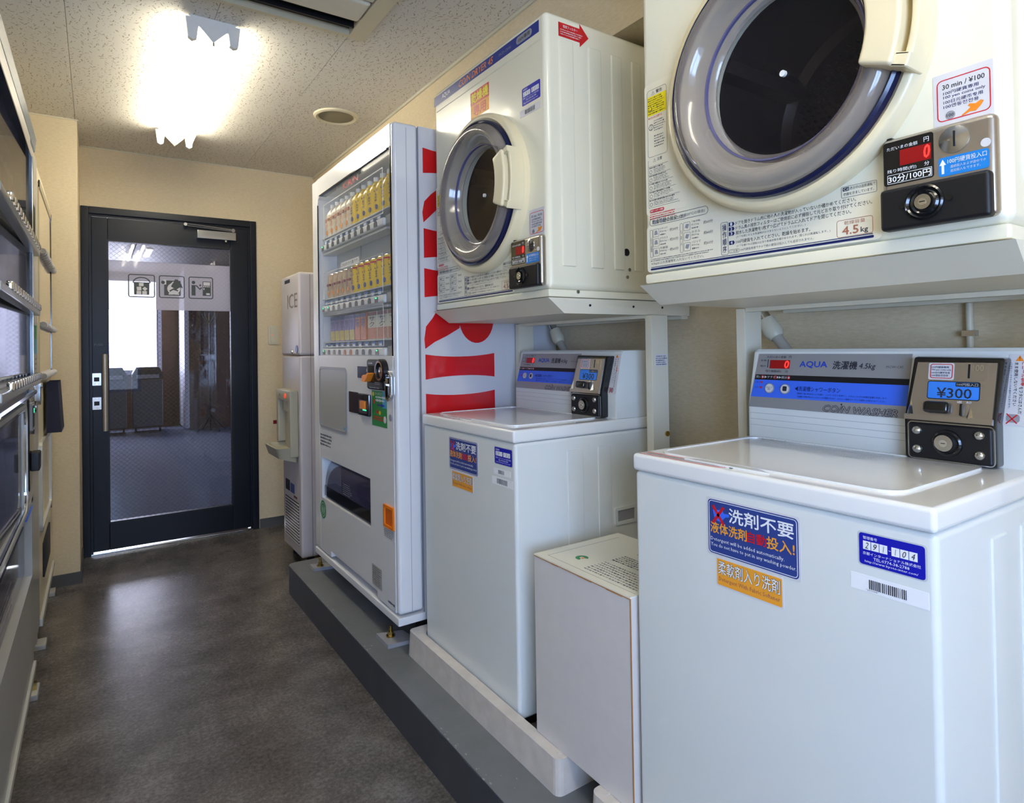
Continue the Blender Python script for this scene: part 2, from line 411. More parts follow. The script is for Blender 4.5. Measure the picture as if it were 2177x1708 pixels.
# walls
wb = MB(mt='wallpaper'); DX0, DX1, DT = -.073, .888, 2.04
wb.box(XL, DX0, YD, YD + .12, 0, CE).box(DX1, XB + .1, YD, YD + .12, 0, CE).box(DX0, DX1, YD, YD + .12, DT, CE)
struct(wb, 'wall_door')
struct(MB(mt='wallpaper').box(XB, XB + .1, YB, YD, 0, CE), 'wall_right')
struct(MB(mt='wallpaper').box(XL - .1, XL, YB - .1, YD + .1, 0, CE), 'wall_left')
wk = MB(mt='wallpaper'); wk.box(XL, -.9, YB - .1, YB, 0, CE).box(.5, XB + .1, YB - .1, YB, 0, CE).box(-.9, .5, YB - .1, YB, 0, .65).box(-.9, .5, YB - .1, YB, 1.95, CE)
struct(wk, 'wall_back')
struct(MB(mt='wallpaper').box(XS, XB, YB, YD, 2.095, CE, bev=0), 'trim_1')                      # boxed beam along the machine wall
struct(MB(mt='switch_plastic').box(XS - .008, XS, YB, YD, CE - .013, CE).box(DX0 - .02, XS, YD - .005, YD, CE - .006, CE)
       .box(XL, -.077, 3.892, 3.898, CE - .006, CE).box(-.077, -.072, 3.892, YD, CE - .006, CE), 'trim_2')
struct(MB(mt='wallpaper').box(XL, -.077, 3.898, YD, 0, CE), 'wall_column')
bb = MB(mt='skirting'); bb.box(DX1 + .005, XB, YD - .008, YD, 0, .06).box(XL, -.077, 3.89, 3.898, 0, .06).box(-.077, -.069, 3.89, YD, 0, .06)
struct(bb, 'baseboard_door')
struct(MB(mt='skirting').box(XL, XL + .008, YB, 3.89, 0, .06), 'baseboard_left')
wf = MB(mt='steel'); wf.frame(-.9, .5, .65, 1.95, .04, -.02, .02, .001); wf.box(-.22, -.18, .65, 1.95, -.015, .015)
o = wf.obj('window_1', None, kind='structure'); o.matrix_world = Matrix.Translation((0, YB - .05, 0)) @ FRONT()
# ------------------------------------------------------------------ door
dr = bpy.data.objects.new('door_1', None); C.objects.link(dr); dr.location = (0, YD, 0); dr['kind'] = 'structure'
F = FRONT()
fr = MB(F, 'door_paint')
for a0, a1 in ((-.073, -.035), (.850, .888)): fr.box(a0, a1, 0, 2.04, -.10, .012, bev=.003)
fr.box(-.035, .85, 2.0, 2.04, -.10, .012, bev=.003)
fr.box(-.035, -.022, 0, 2.0, -.10, -.01).box(.838, .85, 0, 2.0, -.10, -.01).box(-.022, .838, 1.985, 2.0, -.10, -.01)
fr.obj('door_frame', dr)
lf = MB(F, 'door_paint')
lf.box(-.022, .058, .016, 1.983, -.045, -.005, bev=.003).box(.732, .838, .016, 1.983, -.045, -.005, bev=.003)
lf.box(.058, .732, .016, .177, -.0449, -.0051, bev=.003).box(.058, .732, 1.849, 1.983, -.0449, -.0051, bev=.003)
leaf = lf.obj('door_leaf', dr)
MB(F, 'black_matt').frame(.052, .738, .171, 1.855, .010, -.044, -.004, .001).obj('glazing_bead', leaf)
MB(F, 'wired_glass').box(.06, .73, .179, 1.4405, -.028, -.022).box(.06, .73, 1.7355, 1.847, -.028, -.022).obj('wired_pane', leaf)
MB(F, 'frosted_film').box(.06, .73, 1.4405, 1.7355, -.028, -.0215).obj('frosted_band', leaf, 'frosted band across the wired glass')
ic = MB(F)
def pic_frame(u): ic.frame(u, u + .142, 1.516, 1.657, .006, -.0212, -.0205, .013, 'dark_pic')
mat('dark_pic', (72, 78, 76), .5)
W0, W1 = -.0212, -.0206
pic_frame(.160)
def P(pts, mt='dark_pic', e=0): ic.poly(pts, W0 + e, W1 + e, mt)
def icon(u): return lambda x, y: (u + x * .142, 1.516 + y * .141)
g = icon(.160)
arc = [g(.5 + .34 * math.cos(math.radians(a)), .62 + .27 * math.sin(math.radians(a))) for a in range(0, 181, 15)]
arc2 = [g(.5 + .29 * math.cos(math.radians(a)), .62 + .225 * math.sin(math.radians(a))) for a in range(180, -1, -15)]
for i in range(12): P([arc[i], arc[i + 1], arc2[11 - i], arc2[12 - i]])
P([g(.21, .66), g(.79, .66), g(.78, .12), g(.22, .12)])
for q in ([(.40, .63), (.57, .63), (.57, .49), (.40, .49)], [(.31, .45), (.48, .47), (.49, .31), (.33, .29)], [(.52, .38), (.61, .47), (.72, .38), (.62, .28)],
          [(.31, .28), (.48, .28), (.48, .13), (.31, .13)], [(.52, .28), (.69, .28), (.69, .13), (.52, .13)]):
    P([g(*p) for p in q], 'pale_print', .0004)
pic_frame(.3225); g = icon(.3225)
P([g(.2, .78), g(.84, .78), g(.84, .12), g(.2, .12)])
ic.cyl(*g(.57, .42), .036, W0, W1 + .0004, 'pale_print', 20); P([g(.17, .82), g(.17, .60), g(.28, .60), g(.28, .82)], 'pale_print', .0004)
P([g(.62, .84), g(.72, .84), g(.86, .66), g(.93, .45), g(.82, .5), g(.66, .38), g(.46, .52)], 'dark_pic', .0008)
ic.cyl(*g(.16, .69), .0105, W0, W1 + .0012, 'dark_pic', 14)
P([g(.36, .55), g(.40, .52), g(.58, .72), g(.55, .75)], 'pale_print', .0012)
P([g(.37, .22), g(.54, .22), g(.54, .16), g(.37, .16)], 'pale_print', .0006); P([g(.60, .22), g(.78, .22), g(.78, .16), g(.60, .16)], 'pale_print', .0006)
P([g(.40, .34), g(.55, .44), g(.75, .36), g(.73, .31), g(.55, .37), g(.42, .28)], 'dark_pic', .0012)
pic_frame(.486); g = icon(.486)
ic.cyl(*g(.2, .74), .0105, W0, W1, 'dark_pic', 14); ic.cyl(*g(.47, .62), .0058, W0, W1, 'dark_pic', 12)
P([g(.12, .62), g(.28, .62), g(.28, .15), g(.12, .15)]); P([g(.26, .62), g(.33, .62), g(.46, .46), g(.53, .54), g(.50, .58), g(.44, .53)][:4] + [g(.44, .42)]); P([g(.42, .44), g(.47, .42), g(.55, .50), g(.51, .54)])
P([g(.57, .80), g(.90, .80), g(.90, .15), g(.57, .15)])
P([g(.60, .77), g(.87, .77), g(.87, .62), g(.60, .62)], 'pale_print', .0004); P([g(.71, .27), g(.86, .27), g(.86, .19), g(.71, .19)], 'pale_print', .0004)
for k in range(4): P([g(.60 + .07 * k, .60), g(.64 + .07 * k, .60), g(.64 + .07 * k, .54), g(.60 + .07 * k, .54)], 'pale_print', .0004)
P([g(.60, .50), g(.64, .50), g(.64, .42), g(.60, .42)], 'pale_print', .0004)
ic.obj('pictograms', leaf, 'three grey pictograms on the frosted band')
hd = MB(F, 'door_steel'); hd.tube([(.040, .725, .045), (.040, 1.174, .045)], .0135, n=16); hd.tube([(.040, .80, -.005), (.040, .80, .045)], .007); hd.tube([(.040, 1.10, -.005), (.040, 1.10, .045)], .007)
hd.obj('door_handle', dr, 'tall brushed steel pull bar')
for z in (.885, 1.026):
    lk = MB(F, 'brushed_steel'); lk.rr(-.022, .021, z - .036, z + .036, -.005, .004, .003); lk.rr(-.014, .012, z - .012, z + .012, .004, .0045, .002, 'black_matt')
    lk.cyl(0, z + .028, .003, .004, .006, 'chrome', 10).cyl(0, z - .028, .003, .004, .006, 'chrome', 10); lk.obj('lock_plate', dr)
cl = MB(F, 'steel'); cl.box(.530, .757, 1.895, 1.948, -.005, .05, bev=.004); cl.tube([(.70, 1.895, .02), (.70, 1.885, .02)], .01); cl.obj('door_closer', dr)
ca = MB(F, 'steel'); ca.tube([(.466, 1.983, .03), (.74, 1.965, .035)], .006, n=8); ca.tube([(.466, 1.970, .035), (.74, 1.955, .042)], .004, n=8)
ca.cyl(.466, 1.977, .010, .0, .042, n=12).cyl(.74, 1.96, .012, .0, .05, n=12); ca.obj('closer_arm', dr)
ps = MB(F); ps.text('PUSH', -.012, .030, 1.222, 1.236, -.0046, 'grey_print'); ps.obj('push_lettering', leaf)
MB(F, 'steel').box(-.035, .85, 0, .008, -.10, .004, bev=.002).obj('threshold', dr)

# ------------------------------------------------------------------ lounge beyond the glass door
YF = 11.3
struct(MB(mt='carpet').box(-1.6, 4.2, YD + .12, YF + .2, -.1, -.001), 'floor_lounge')
struct(MB(mt='lounge_ceiling').box(-1.6, 4.2, YD + .12, YF + .2, 2.42, 2.5), 'ceiling_lounge')
lw = MB(mt='lounge_wall'); lw.box(-1.6, -.8, YF, YF + .15, 0, 2.42).box(.86, 1.13, YF, YF + .15, 0, 2.42).box(-.8, .86, YF, YF + .15, 0, .84).box(-.8, .86, YF, YF + .15, 2.34, 2.42)
struct(lw, 'wall_lounge_far')
struct(MB(mt='lounge_wall').box(-1.7, -1.6, YD + .12, YF + .15, 0, 2.42), 'wall_lounge_left')
struct(MB(mt='lounge_wall').box(1.16, 4.2, 10.5, 10.6, 0, 2.42), 'wall_lounge_right')
struct(MB(mt='lounge_white').box(1.10, 1.16, 10.5, YF + .1, .03, 2.42), 'trim_3')
wn = MB(F, 'lounge_white'); wn.frame(-.8, .86, .84, 2.34, .045, -.05, .03, .002); wn.box(.79, .83, .88, 2.30, -.04, .01, 'light_grey'); wn.box(-.76, .79, .885, .91, -.04, .01, 'light_grey')
wo = wn.obj('window_2', None, kind='structure'); wo.location = (0, YF, 0)
MB(F, 'daylight_pane').box(-.76, .80, .90, 2.30, -.03, -.02).obj('window_pane', wo)
def bin_(name, x0, x1, y, lab):
    t = thing(name, lab, 'bin', (x0, y, 0), 0, 'lidded wheeled bins under the lounge window'); W_ = x1 - x0; f = FRONT()
    b_ = MB(f, 'bin_grey'); b_.box(0, W_, .08, .78, -.34, 0, bev=.02); b_.obj('bin_body', t)
    l_ = MB(f, 'bin_black'); l_.poly([(0, .78), (W_, .78), (W_, .86), (W_ - .05, .965), (.05, .965), (0, .86)], -.34, .02); l_.obj('bin_lid', t)
    MB(f, 'light_grey').box(.05, W_ - .05, .80, .855, .02, .024).obj('flap_panel', t)
    for u in (.04, W_ - .04):
        MB(SIDE(u, 0), 'rubber').cyl(.03, .04, .04, -.012, .012, n=14).obj('caster', t)
bin_('wheeled_bin', .05, .36, 10.6, 'dark grey wheeled bin at left end under the lounge window'); bin_('wheeled_bin', .43, .82, 10.6, 'wider dark grey wheeled bin under the lounge window, beside the bare brown wall')
lp = thing('ceiling_lamp', 'twin tube lamp on the dim lounge ceiling, seen through the door glass', 'lamp', (.33, 8.0, 2.42))
q_ = MB(mt='lounge_dark'); q_.box(.05, .10, 0, 1.4, -.03, 0); q_.obj('lamp_base', lp)
for x in (.013, .115): z_ = MB(mt='tube_glow_far'); z_.tube([(x, .03, -.05), (x, 1.37, -.05)], .016, n=8); z_.obj('tube', lp)
lp2 = thing('ceiling_lamp', 'square lit panel on the dim lounge ceiling beside the twin tubes', 'lamp', (.50, 8.5, 2.42))
MB(mt='fixture_white').box(0, .07, 0, .7, -.012, 0).obj('lamp_base', lp2); MB(mt='tube_glow_far').box(.006, .064, .01, .69, -.016, -.012).obj('diffuser', lp2)
sm = thing('smoke_detector', 'round smoke detector on the lounge ceiling seen through the door glass', 'detector', (1.25, 7.6, 2.42)); MB(Matrix.Scale(-1, 4, (0, 0, 1)), 'lounge_dark').lathe(0, 0, [(0, .03), (.05, .03), (.06, 0)], n=16).obj('detector_head', sm)
ht = thing('coat_stand', 'dark slim coat stand against the brown lounge wall', 'stand', (1.40, 10.1, 0))
h_ = MB(mt='lounge_dark'); h_.tube([(0, 0, .02), (0, 0, 1.75)], .02); h_.obj('pole', ht)
for k in range(4):
    a = k * PI / 2 + .4; MB(mt='lounge_dark').tube([(0, 0, .25), (.22 * math.cos(a), .22 * math.sin(a), .015)], .012).obj('leg', ht)
    MB(mt='lounge_dark').tube([(0, 0, 1.6), (.11 * math.cos(a), .11 * math.sin(a), 1.7), (.13 * math.cos(a), .13 * math.sin(a), 1.76)], .009).obj('hook', ht)

# ------------------------------------------------------------------ plinth
pl = MB(mt='platform_paint')
bm = bmesh.new(); bmesh.ops.create_cube(bm, size=1)
for v in bm.verts: v.co = Vector((.767 + (XB - .767) * (v.co.x + .5), YB + (3.139 - YB) * (v.co.y + .5), .136 * (v.co.z + .5)))
bmesh.ops.bevel(bm, geom=[e for e in bm.edges if all(abs(v.co.x - .767) < .001 and v.co.y > 3 for v in e.verts)], offset=.03, segments=4, profile=.5, affect='EDGES')
pl.bm(bm); plinth = struct(pl, 'trim_4')
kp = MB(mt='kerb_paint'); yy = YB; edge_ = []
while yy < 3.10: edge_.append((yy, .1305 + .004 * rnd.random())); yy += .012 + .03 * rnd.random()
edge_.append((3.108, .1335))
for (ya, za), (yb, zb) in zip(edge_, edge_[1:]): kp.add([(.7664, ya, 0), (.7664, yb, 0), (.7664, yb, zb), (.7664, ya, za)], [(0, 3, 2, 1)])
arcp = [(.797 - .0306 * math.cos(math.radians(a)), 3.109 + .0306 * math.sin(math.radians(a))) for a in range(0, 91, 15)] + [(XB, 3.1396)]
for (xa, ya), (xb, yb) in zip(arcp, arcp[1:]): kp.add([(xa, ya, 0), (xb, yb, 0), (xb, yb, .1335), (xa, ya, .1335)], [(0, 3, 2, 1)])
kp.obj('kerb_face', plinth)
ch = MB(mt='paint_chip')
for k in range(46):
    yy = .95 + rnd.random() ** 1.3 * 2.0; xx = .7675 + abs(rnd.gauss(0, .008)) + (.05 * rnd.random() if k % 4 == 0 else 0); r_ = .0015 + .004 * rnd.random() ** 2
    n_ = 6; pts = [(xx + r_ * (.5 + .5 * rnd.random()) * math.cos(2 * PI * i / n_), yy + 1.8 * r_ * (.5 + .5 * rnd.random()) * math.sin(2 * PI * i / n_), .1363) for i in range(n_)]
    ch.add(pts, [tuple(range(n_))])
ch.obj('paint_chips', plinth, kind='stuff')

# ------------------------------------------------------------------ ceiling fixture
def tri_lamp(loc, lab):
    t = thing('fluorescent_lamp', lab, 'lamp', loc); W_, L_ = .162, 1.36
    b_ = MB(mt='fixture_white'); vs_ = [(0, 0, 0), (W_, 0, 0), (W_ / 2, 0, -.085), (0, L_, 0), (W_, L_, 0), (W_ / 2, L_, -.085)]
    b_.add(vs_, [(0, 1, 2), (3, 5, 4), (0, 2, 5, 3), (1, 4, 5, 2), (0, 3, 4, 1)]); b_.obj('reflector', t)
    for s in (0, 1):
        x = .012 if s == 0 else W_ - .012
        z_ = MB(mt='tube_glow'); z_.tube([(x, .03, -.058), (x, L_ - .03, -.058)], .0155, n=14); z_.obj('tube', t)
        for y in (0, L_ - .022):
            h = MB(mt='fixture_white'); h.poly([(x - .022, -.01), (x + .022, -.01), (x + .014, -.082), (x, -.090), (x - .014, -.082)], 0, .022)
            h.v = [Vector((p[0], p[2] + y + (-.004 if y == 0 else .004), p[1])) for p in h.v]; h.obj('tube_holder', t)
    MB(mt='steel').tube([(W_ / 2, .0, -.085), (W_ / 2, .0, -.095)], .004).obj('screw', t)
    return t
tri_lamp((.281, 2.462, CE), 'lit twin tube ceiling lamp with v-shaped white reflector before the door')
tri_lamp((.281, -.78, CE), 'second twin tube ceiling lamp behind the photographer')

# ------------------------------------------------------------------ air conditioner cassette
ac = thing('ceiling_air_conditioner', 'cream ceiling cassette air conditioner with a dark outlet slot', 'air conditioner', (-.05, 1.35, CE))
a_ = MB(mt='ac_cream'); x1, y1 = .908, .92
a_.box(0, x1, y1 - .018, y1, -.03, 0).box(0, x1, 0, .045, -.03, 0).box(0, .05, .045, y1 - .018, -.03, 0).box(x1 - .062, x1, .045, y1 - .018, -.03, 0); a_.obj('panel_frame', ac)
MB(mt='grille_dark').box(.05, x1 - .062, .78, y1 - .018, -.004, .0).obj('outlet_slot', ac)
s_ = MB(mt='black_matt'); s_.box(.05, x1 - .062, .848, .856, -.025, -.005); s_.obj('vane', ac)
l_ = MB(mt='ac_light'); l_.box(.06, x1 - .066, .66, .795, -.034, -.006, bev=.012, seg=3); l_.obj('louver', ac)
MB(mt='ac_light').box(.06, x1 - .066, .06, .65, -.030, -.006, bev=.004).obj('intake_panel', ac)
# ceiling speaker
sp = thing('ceiling_speaker', 'round cream ceiling speaker with grey mesh', 'speaker', (1.038, 3.15, CE))
f_ = Matrix.Scale(-1, 4, (0, 0, 1)); r_ = MB(f_, 'ac_cream'); r_.lathe(0, 0, [(.112, .0), (.110, .008), (.100, .013), (.092, .010), (.088, .004)], n=40); r_.obj('rim', sp)
MB(f_, 'mesh_grey').lathe(0, 0, [(0, .011), (.05, .010), (.086, .006)], n=40).obj('mesh_cover', sp)
# light switch
sw = thing('light_switch', 'cream wall switch with a small red pilot light beside the door', 'switch', (.958, YD, 1.222))
MB(F, 'switch_plastic').rr(0, .068, 0, .124, 0, .008, .006).obj('cover_plate', sw)
s_ = MB(F, 'switch_plastic'); s_.rr(.014, .054, .014, .110, .008, .012, .002); s_.obj('rocker', sw); MB(F, 'led_bright').box(.018, .026, .060, .063, .012, .0125).obj('pilot_light', sw)

# ------------------------------------------------------------------ dryers
def build_dryer():
    t = thing('coin_dryer', '', 'dryer', (0, 0, 0), -PI / 2, 'coin dryers on stands above the washers'); f = FRONT(); W_, H_, D_ = .65, .765, .54
    cu, cv = .335, .335; RH = .150
    bm = bmesh.new(); bmesh.ops.create_cube(bm, size=1)
    for v in bm.verts: v.co = Vector((W_ / 2 + v.co.x * W_, (.022 + H_) / 2 + v.co.y * (H_ - .022), -D_ / 2 + v.co.z * D_))
    bmesh.ops.bevel(bm, geom=list(bm.edges), offset=.016, segments=4, profile=.5, affect='EDGES')
    front = [x for x in bm.faces if x.normal.z > .999]; bmesh.ops.delete(bm, geom=front, context='FACES')
    b_ = MB(f, 'cream_enamel'); b_.bm(bm, None, True)
    # front sheet with a round hole
    x0, x1, y0, y1 = .016, W_ - .016, .038, H_ - .016; n = 48; vs_ = []; fs = []
    def edge(a):
        c, s = math.cos(a), math.sin(a); k = 9
        if c > 1e-9: k = min(k, (x1 - cu) / c)
        if c < -1e-9: k = min(k, (x0 - cu) / c)
        if s > 1e-9: k = min(k, (y1 - cv) / s)
        if s < -1e-9: k = min(k, (y0 - cv) / s)
        return (cu + c * k, cv + s * k, 0)
    angs = sorted([2 * PI * i / n for i in range(n)] + [math.atan2(y - cv, x - cu) % (2 * PI) for x in (x0, x1) for y in (y0, y1)])
    for a in angs: vs_ += [(cu + RH * math.cos(a), cv + RH * math.sin(a), 0), edge(a), (cu + RH * math.cos(a), cv + RH * math.sin(a), -.02)]
    for i in range(len(angs)): j = (i + 1) % len(angs); fs += [(3 * i, 3 * i + 1, 3 * j + 1, 3 * j), (3 * i, 3 * j, 3 * j + 2, 3 * i + 2)]
    b_.add(vs_, fs)
    for a0, a1 in ((.045, .093), (.147, .194), (.233, .273), (.313, .35)):           # pressed ribs on both sides
        for X, sg in ((W_, 1), (0, -1)):
            b_.F = SIDE(X) if sg == 1 else SIDE(X) @ Matrix.Scale(-1, 4, (0, 0, 1)); b_.box(a0, a1, .085, .70, -.004, .0042, bev=.004, seg=2)
    b_.F = f; b_.box(.02, W_ - .02, .6915, .6945, -.002, .0018, bev=.001, seg=1)
    b_.obj('cabinet', t)
    MB(f, 'cream_enamel').box(.001, W_ - .001, .001, .023, -D_ + .004, .002, bev=.006, seg=2).obj('base_rail', t)
    sd = MB(SIDE(W_), 'black_matt'); sd.cyl(.282, .138, .011, 0, .001, n=14); sd.obj('cable_hole', t)
    for a, z in ((.291, .088), (.282, .066), (.096, .017)): MB(SIDE(W_), 'steel').cyl(a, z, .005, 0, .003, n=10).obj('screw', t)
    # drum
    dm = MB(f, 'drum_steel'); dm.lathe(cu, cv, [(RH + .02, -.02), (RH + .05, -.03), (.225, -.05), (.225, -.34), (.20, -.36)], n=48); dm.obj('drum', t)
    db = MB(f, 'drum_steel'); db.lathe(cu, cv, [(0, -.345), (.10, -.345), (.15, -.352), (.21, -.355)], n=48); bk = db.obj('drum_back', t)
    nb = MB(f, 'drum_steel')
    for i in range(-12, 13):
        for j in range(-14, 15):
            x, y = i * .016 + (j % 2) * .008, j * .014
            if .02 < math.hypot(x, y) < .185: nb.lathe(cu + x, cv + y, [(0, -.338), (.0025, -.340), (.004, -.350)], n=5)
    nb.obj('drum_dimples', bk, kind='stuff')
    for a in (30, 150, 270):
        a = math.radians(a); lfm = MB(f, 'drum_steel'); c, s = math.cos(a), math.sin(a)
        p = [(cu + c * r + s * q, cv + s * r - c * q) for r, q in ((.222, -.03), (.222, .03), (.18, .012), (.18, -.012))]; lfm.poly(p, -.33, -.06); lfm.obj('lifter', t)
    # door
    dq = MB(f, 'cream_plastic'); dq.lathe(cu, cv, [(.236, .0), (.2378, .008), (.2378, .021), (.2350, .031), (.2295, .0355), (.222, .036), (.2155, .031), (.2155, .0)], n=72)
    door = dq.obj('door', t, 'cream door ring with a smoked clear bowl')
    MB(f, 'navy').lathe(cu, cv, [(.2155, .028), (.2145, .042), (.2105, .046), (.206, .042), (.205, .030)], n=72).obj('door_trim', door)
    MB(f, 'smoke_plastic').lathe(cu, cv, [(.2055, .040), (.203, .050), (.195, .058), (.185, .062), (.175, .060), (.166, .052), (.158, .040), (.152, .026), (.146, .012), (.140, .004), (.136, .004)], n=72).obj('door_bowl', door)
    MB(f, 'ring_lilac').lathe(cu, cv, [(.1505, .021), (.1495, .0245), (.1465, .0235), (.146, .018)], n=64).obj('bowl_ring', door)
    MB(f, 'dark_glass').lathe(cu, cv, [(.1365, .006), (.12, .004), (0, .0)], n=48).obj('door_window', door)
    MB(f, 'cap_white').cyl(cu, cv, .0055, .0, .006, n=16).obj('hub_cap', door)
    h = MB(f, 'cream_plastic')
    def arcblock(r0, r1, a0, a1, w0, w1, bev=.006):
        bm = bmesh.new(); n = 12; ring = []
        for i in range(n + 1):
            a = math.radians(a0 + (a1 - a0) * i / n); ring.append([bm.verts.new((cu + r * math.cos(a), cv + r * math.sin(a), w_)) for r, w_ in ((r0, w0), (r1, w0), (r1, w1), (r0, w1))])
        for i in range(n):
            for k in range(4): bm.faces.new((ring[i][k], ring[i][(k + 1) % 4], ring[i + 1][(k + 1) % 4], ring[i + 1][k]))
        bm.faces.new(ring[0][::-1]); bm.faces.new(ring[-1]); bmesh.ops.recalc_face_normals(bm, faces=bm.faces)
        if bev: bmesh.ops.bevel(bm, geom=[e for e in bm.edges if e.is_manifold and e.calc_face_angle() > .8], offset=bev, segments=3, profile=.5, affect='EDGES')
        h.bm(bm, None, True)
    arcblock(.172, .221, -22, 20, .034, .078)
    arcblock(.230, .240, -20, 18, .020, .066, .003); arcblock(.216, .240, 15, 20, .020, .070, .003); arcblock(.216, .240, -22, -17, .020, .070, .003)
    h.obj('door_handle', door, 'thick cream grip block')
    MB(f, 'black_matt').box(.505, .512, .145, .170, .0, .014).obj('door_catch', t)
    # coin panel
    pn = MB(f, 'brushed_steel'); pn.box(.499, .641, .032, .168, -.002, .020, bev=.009, seg=3); panel = pn.obj('coin_panel', t, 'silver coin panel')
    w_ = .0203; d = MB(f, 'black_gloss'); d.rr(.503, .569, .098, .162, w_ - .001, w_, .004)
    d.text('ただいまの金額', .508, .549, .1493, .1545, w_ + .0003, 'white_print'); d.text('円', .557, .5635, .150, .157, w_ + .0003, 'white_print')
    d.box(.5255, .566, .1245, .147, w_, w_ + .0004, 'led_red'); d.text('0', .557, .5645, .1275, .1455, w_ + .0007, 'led_bright', shear=.12, bold=.03)
    d.text('残り時間(約)', .508, .547, .1155, .1215, w_ + .0003, 'white_print'); d.text('分', .557, .5635, .1165, .1225, w_ + .0003, 'white_print')
    d.frame(.508, .5665, .1005, .1135, .0006, w_, w_ + .0003, .0005, 'white_print'); d.text('30分/100円', .5095, .565, .102, .112, w_ + .0003, 'white_print', bold=.02)
    d.obj('display', panel, 'black display with red digits')
    cd = MB(f, 'steel'); cd.lathe(.594, .1435, [(.0185, w_ - .002), (.0183, w_ + .0012), (.0150, w_ + .0022), (.008, w_ + .0040), (0, w_ + .0045)], n=32)
    cd.box(.5945, .5968, .1330, .1540, w_, w_ + .0050, 'black_matt'); cd.cyl(.589, .1425, .0014, w_, w_ + .0052, 'chrome', 8); cd.obj('coin_slot', panel)
    # cut a seat for the dish by laying it slightly proud
    lb = MB(f, 'sky_label'); lb.rr(.5745, .6335, .0955, .1215, w_, w_ + .0004, .004); e = w_ + .0007
    lb.text('100円硬貨投入口', .586, .631, .1115, .1185, e, 'white_print'); lb.text('連続投入および途中での', .589, .630, .1052, .1092, e, 'pale_print', res=1); lb.text('追加投入もできます。', .589, .624, .0995, .1035, e, 'pale_print', res=1)
    lb.poly([(.5785, .099), (.5785, .111), (.5760, .111), (.5800, .119), (.5840, .111), (.5815, .111), (.5815, .099)][::-1], w_ + .0004, e, 'white_print'); lb.obj('coin_sticker', panel, 'blue sticker with a white arrow')
    MB(f, 'pale_print').cyl(.630, .129, .0058, w_, w_ + .0005, n=20).obj('round_cover', panel)
    cb = MB(f, 'black_matt'); cb.box(.500, .637, .031, .092, w_ - .012, .030, bev=.006, seg=3); cbx = cb.obj('coin_box', panel, 'black coin box')
    lk = MB(f, 'black_gloss'); lk.lathe(.560, .0635, [(.0245, .029), (.0245, .033), (.022, .0345), (.019, .032), (.016, .0345), (.013, .033)], n=32); lk.cyl(.532, .0635, .004, .029, .032, 'black_gloss', 12).cyl(.591, .0635, .004, .029, .032, 'black_gloss', 12)
    lk.cyl(.560, .0635, .0105, .030, .0365, 'steel', 24).cyl(.560, .0635, .005, .0365, .0375, 'chrome', 16).box(.5565, .5635, .0628, .0642, .0375, .0379, 'black_matt'); lk.obj('coin_lock', panel, 'round key lock')
    # price sticker
    s = MB(f, 'white_print'); e = .0006; s.rr(.5625, .6335, .170, .244, 0, e, .002, 'pale_print'); s.frame(.567, .6305, .177, .2355, .0013, e, e + .0003, .007, 'red_print')
    s.text('30 min / ¥100', .574, .624, .2215, .2285, e + .0003, 'dark_print', bold=.015)
    for k, q in enumerate(('100円硬貨専用', '100 yen coins only', '100日元硬币专用', '100엔동전전용')): s.text(q, .575, (.617, .6245, .6215, .617)[k], .2135 - .0064 * k, .2185 - .0064 * k, e + .0003, 'navy_print', bold=.01)
    s.cyl(.583, .1840, .0060, e, e + .0003, 'light_grey', 20).text('100', .5787, .5873, .1820, .1862, e + .0006, 'dark_print')
    s.poly([(.596, .1792), (.598, .1782), (.606, .1815), (.613, .1805), (.6185, .1855), (.6225, .1915), (.619, .1935), (.613, .1905), (.606, .1925), (.604, .190), (.607, .1875), (.604, .1845)], e, e + .0003, 'orange_print')
    s.obj('price_sticker', t, 'red bordered price sticker')
    # header strip
    s = MB(f, 'header_blue'); s.box(.004, .622, .7155, .7475, 0, .0006); s.text('AQUA', .062, .120, .7225, .741, .0009, 'white_print', bold=.02)
    s.text('CO/N DRYER 45', .182, .392, .7215, .7415, .0009, 'orange_print', bold=.02, shear=.2); s.cyl(.245, .7445, .002, .0006, .0009, 'orange_print', 10)
    s.text('MCD-CK45', .425, .488, .726, .734, .0009, 'light_grey', res=1); s.rr(.515, .590, .721, .742, .0006, .0008, .010, 'light_grey'); s.text('100V専用', .524, .581, .7255, .7375, .0011, 'dark_print', bold=.01); s.obj('header_strip', t, 'blue strip with orange lettering')
    s = MB(f, 'red_print'); s.box(.255, .365, .633, .675, 0, .0005); s.box(.255, .365, .592, .633, 0, .0005, 'orange_sticker')
    s.text('乾燥機', .260, .361, .638, .671, .0008, 'yellow_print', bold=.03); s.text('専用', .274, .347, .596, .629, .0008, 'red_print', bold=.03); s.obj('orange_poster', t, 'red and yellow notice')
    s = MB(f, 'label_blue'); s.rr(.539, .624, .5395, .5885, 0, .0006, .004); s.text('管理番号', .545, .566, .580, .585, .0009, 'white_print', res=1)
    for k in range(6): u = .545 + .0115 * k + (.005 if k > 2 else 0); s.box(u, u + .0105, .564, .577, .0006, .0009, 'white_print'); s.text('291104'[k] if k < 3 else '105'[k - 3], u + .003, u + .008, .566, .575, .0012, 'dark_print', shear=.2)
    s.text('京都インターナショナル株式会社', .544, .618, .5565, .5615, .0009, 'white_print', res=1); s.text('TEL:0774-38-2788', .558, .606, .5500, .5545, .0009, 'white_print', res=1); s.text('http://www.kyoto-inter.com/', .547, .614, .5425, .5475, .0009, 'white_print', res=1); s.obj('management_label', t, 'blue management number label')
    s = MB(f, 'pale_print'); s.box(.528, .626, .510, .530, 0, .0005); s.bars(.552, .600, .514, .526, 18, .0008, 'dark_print'); s.obj('barcode_label', t)
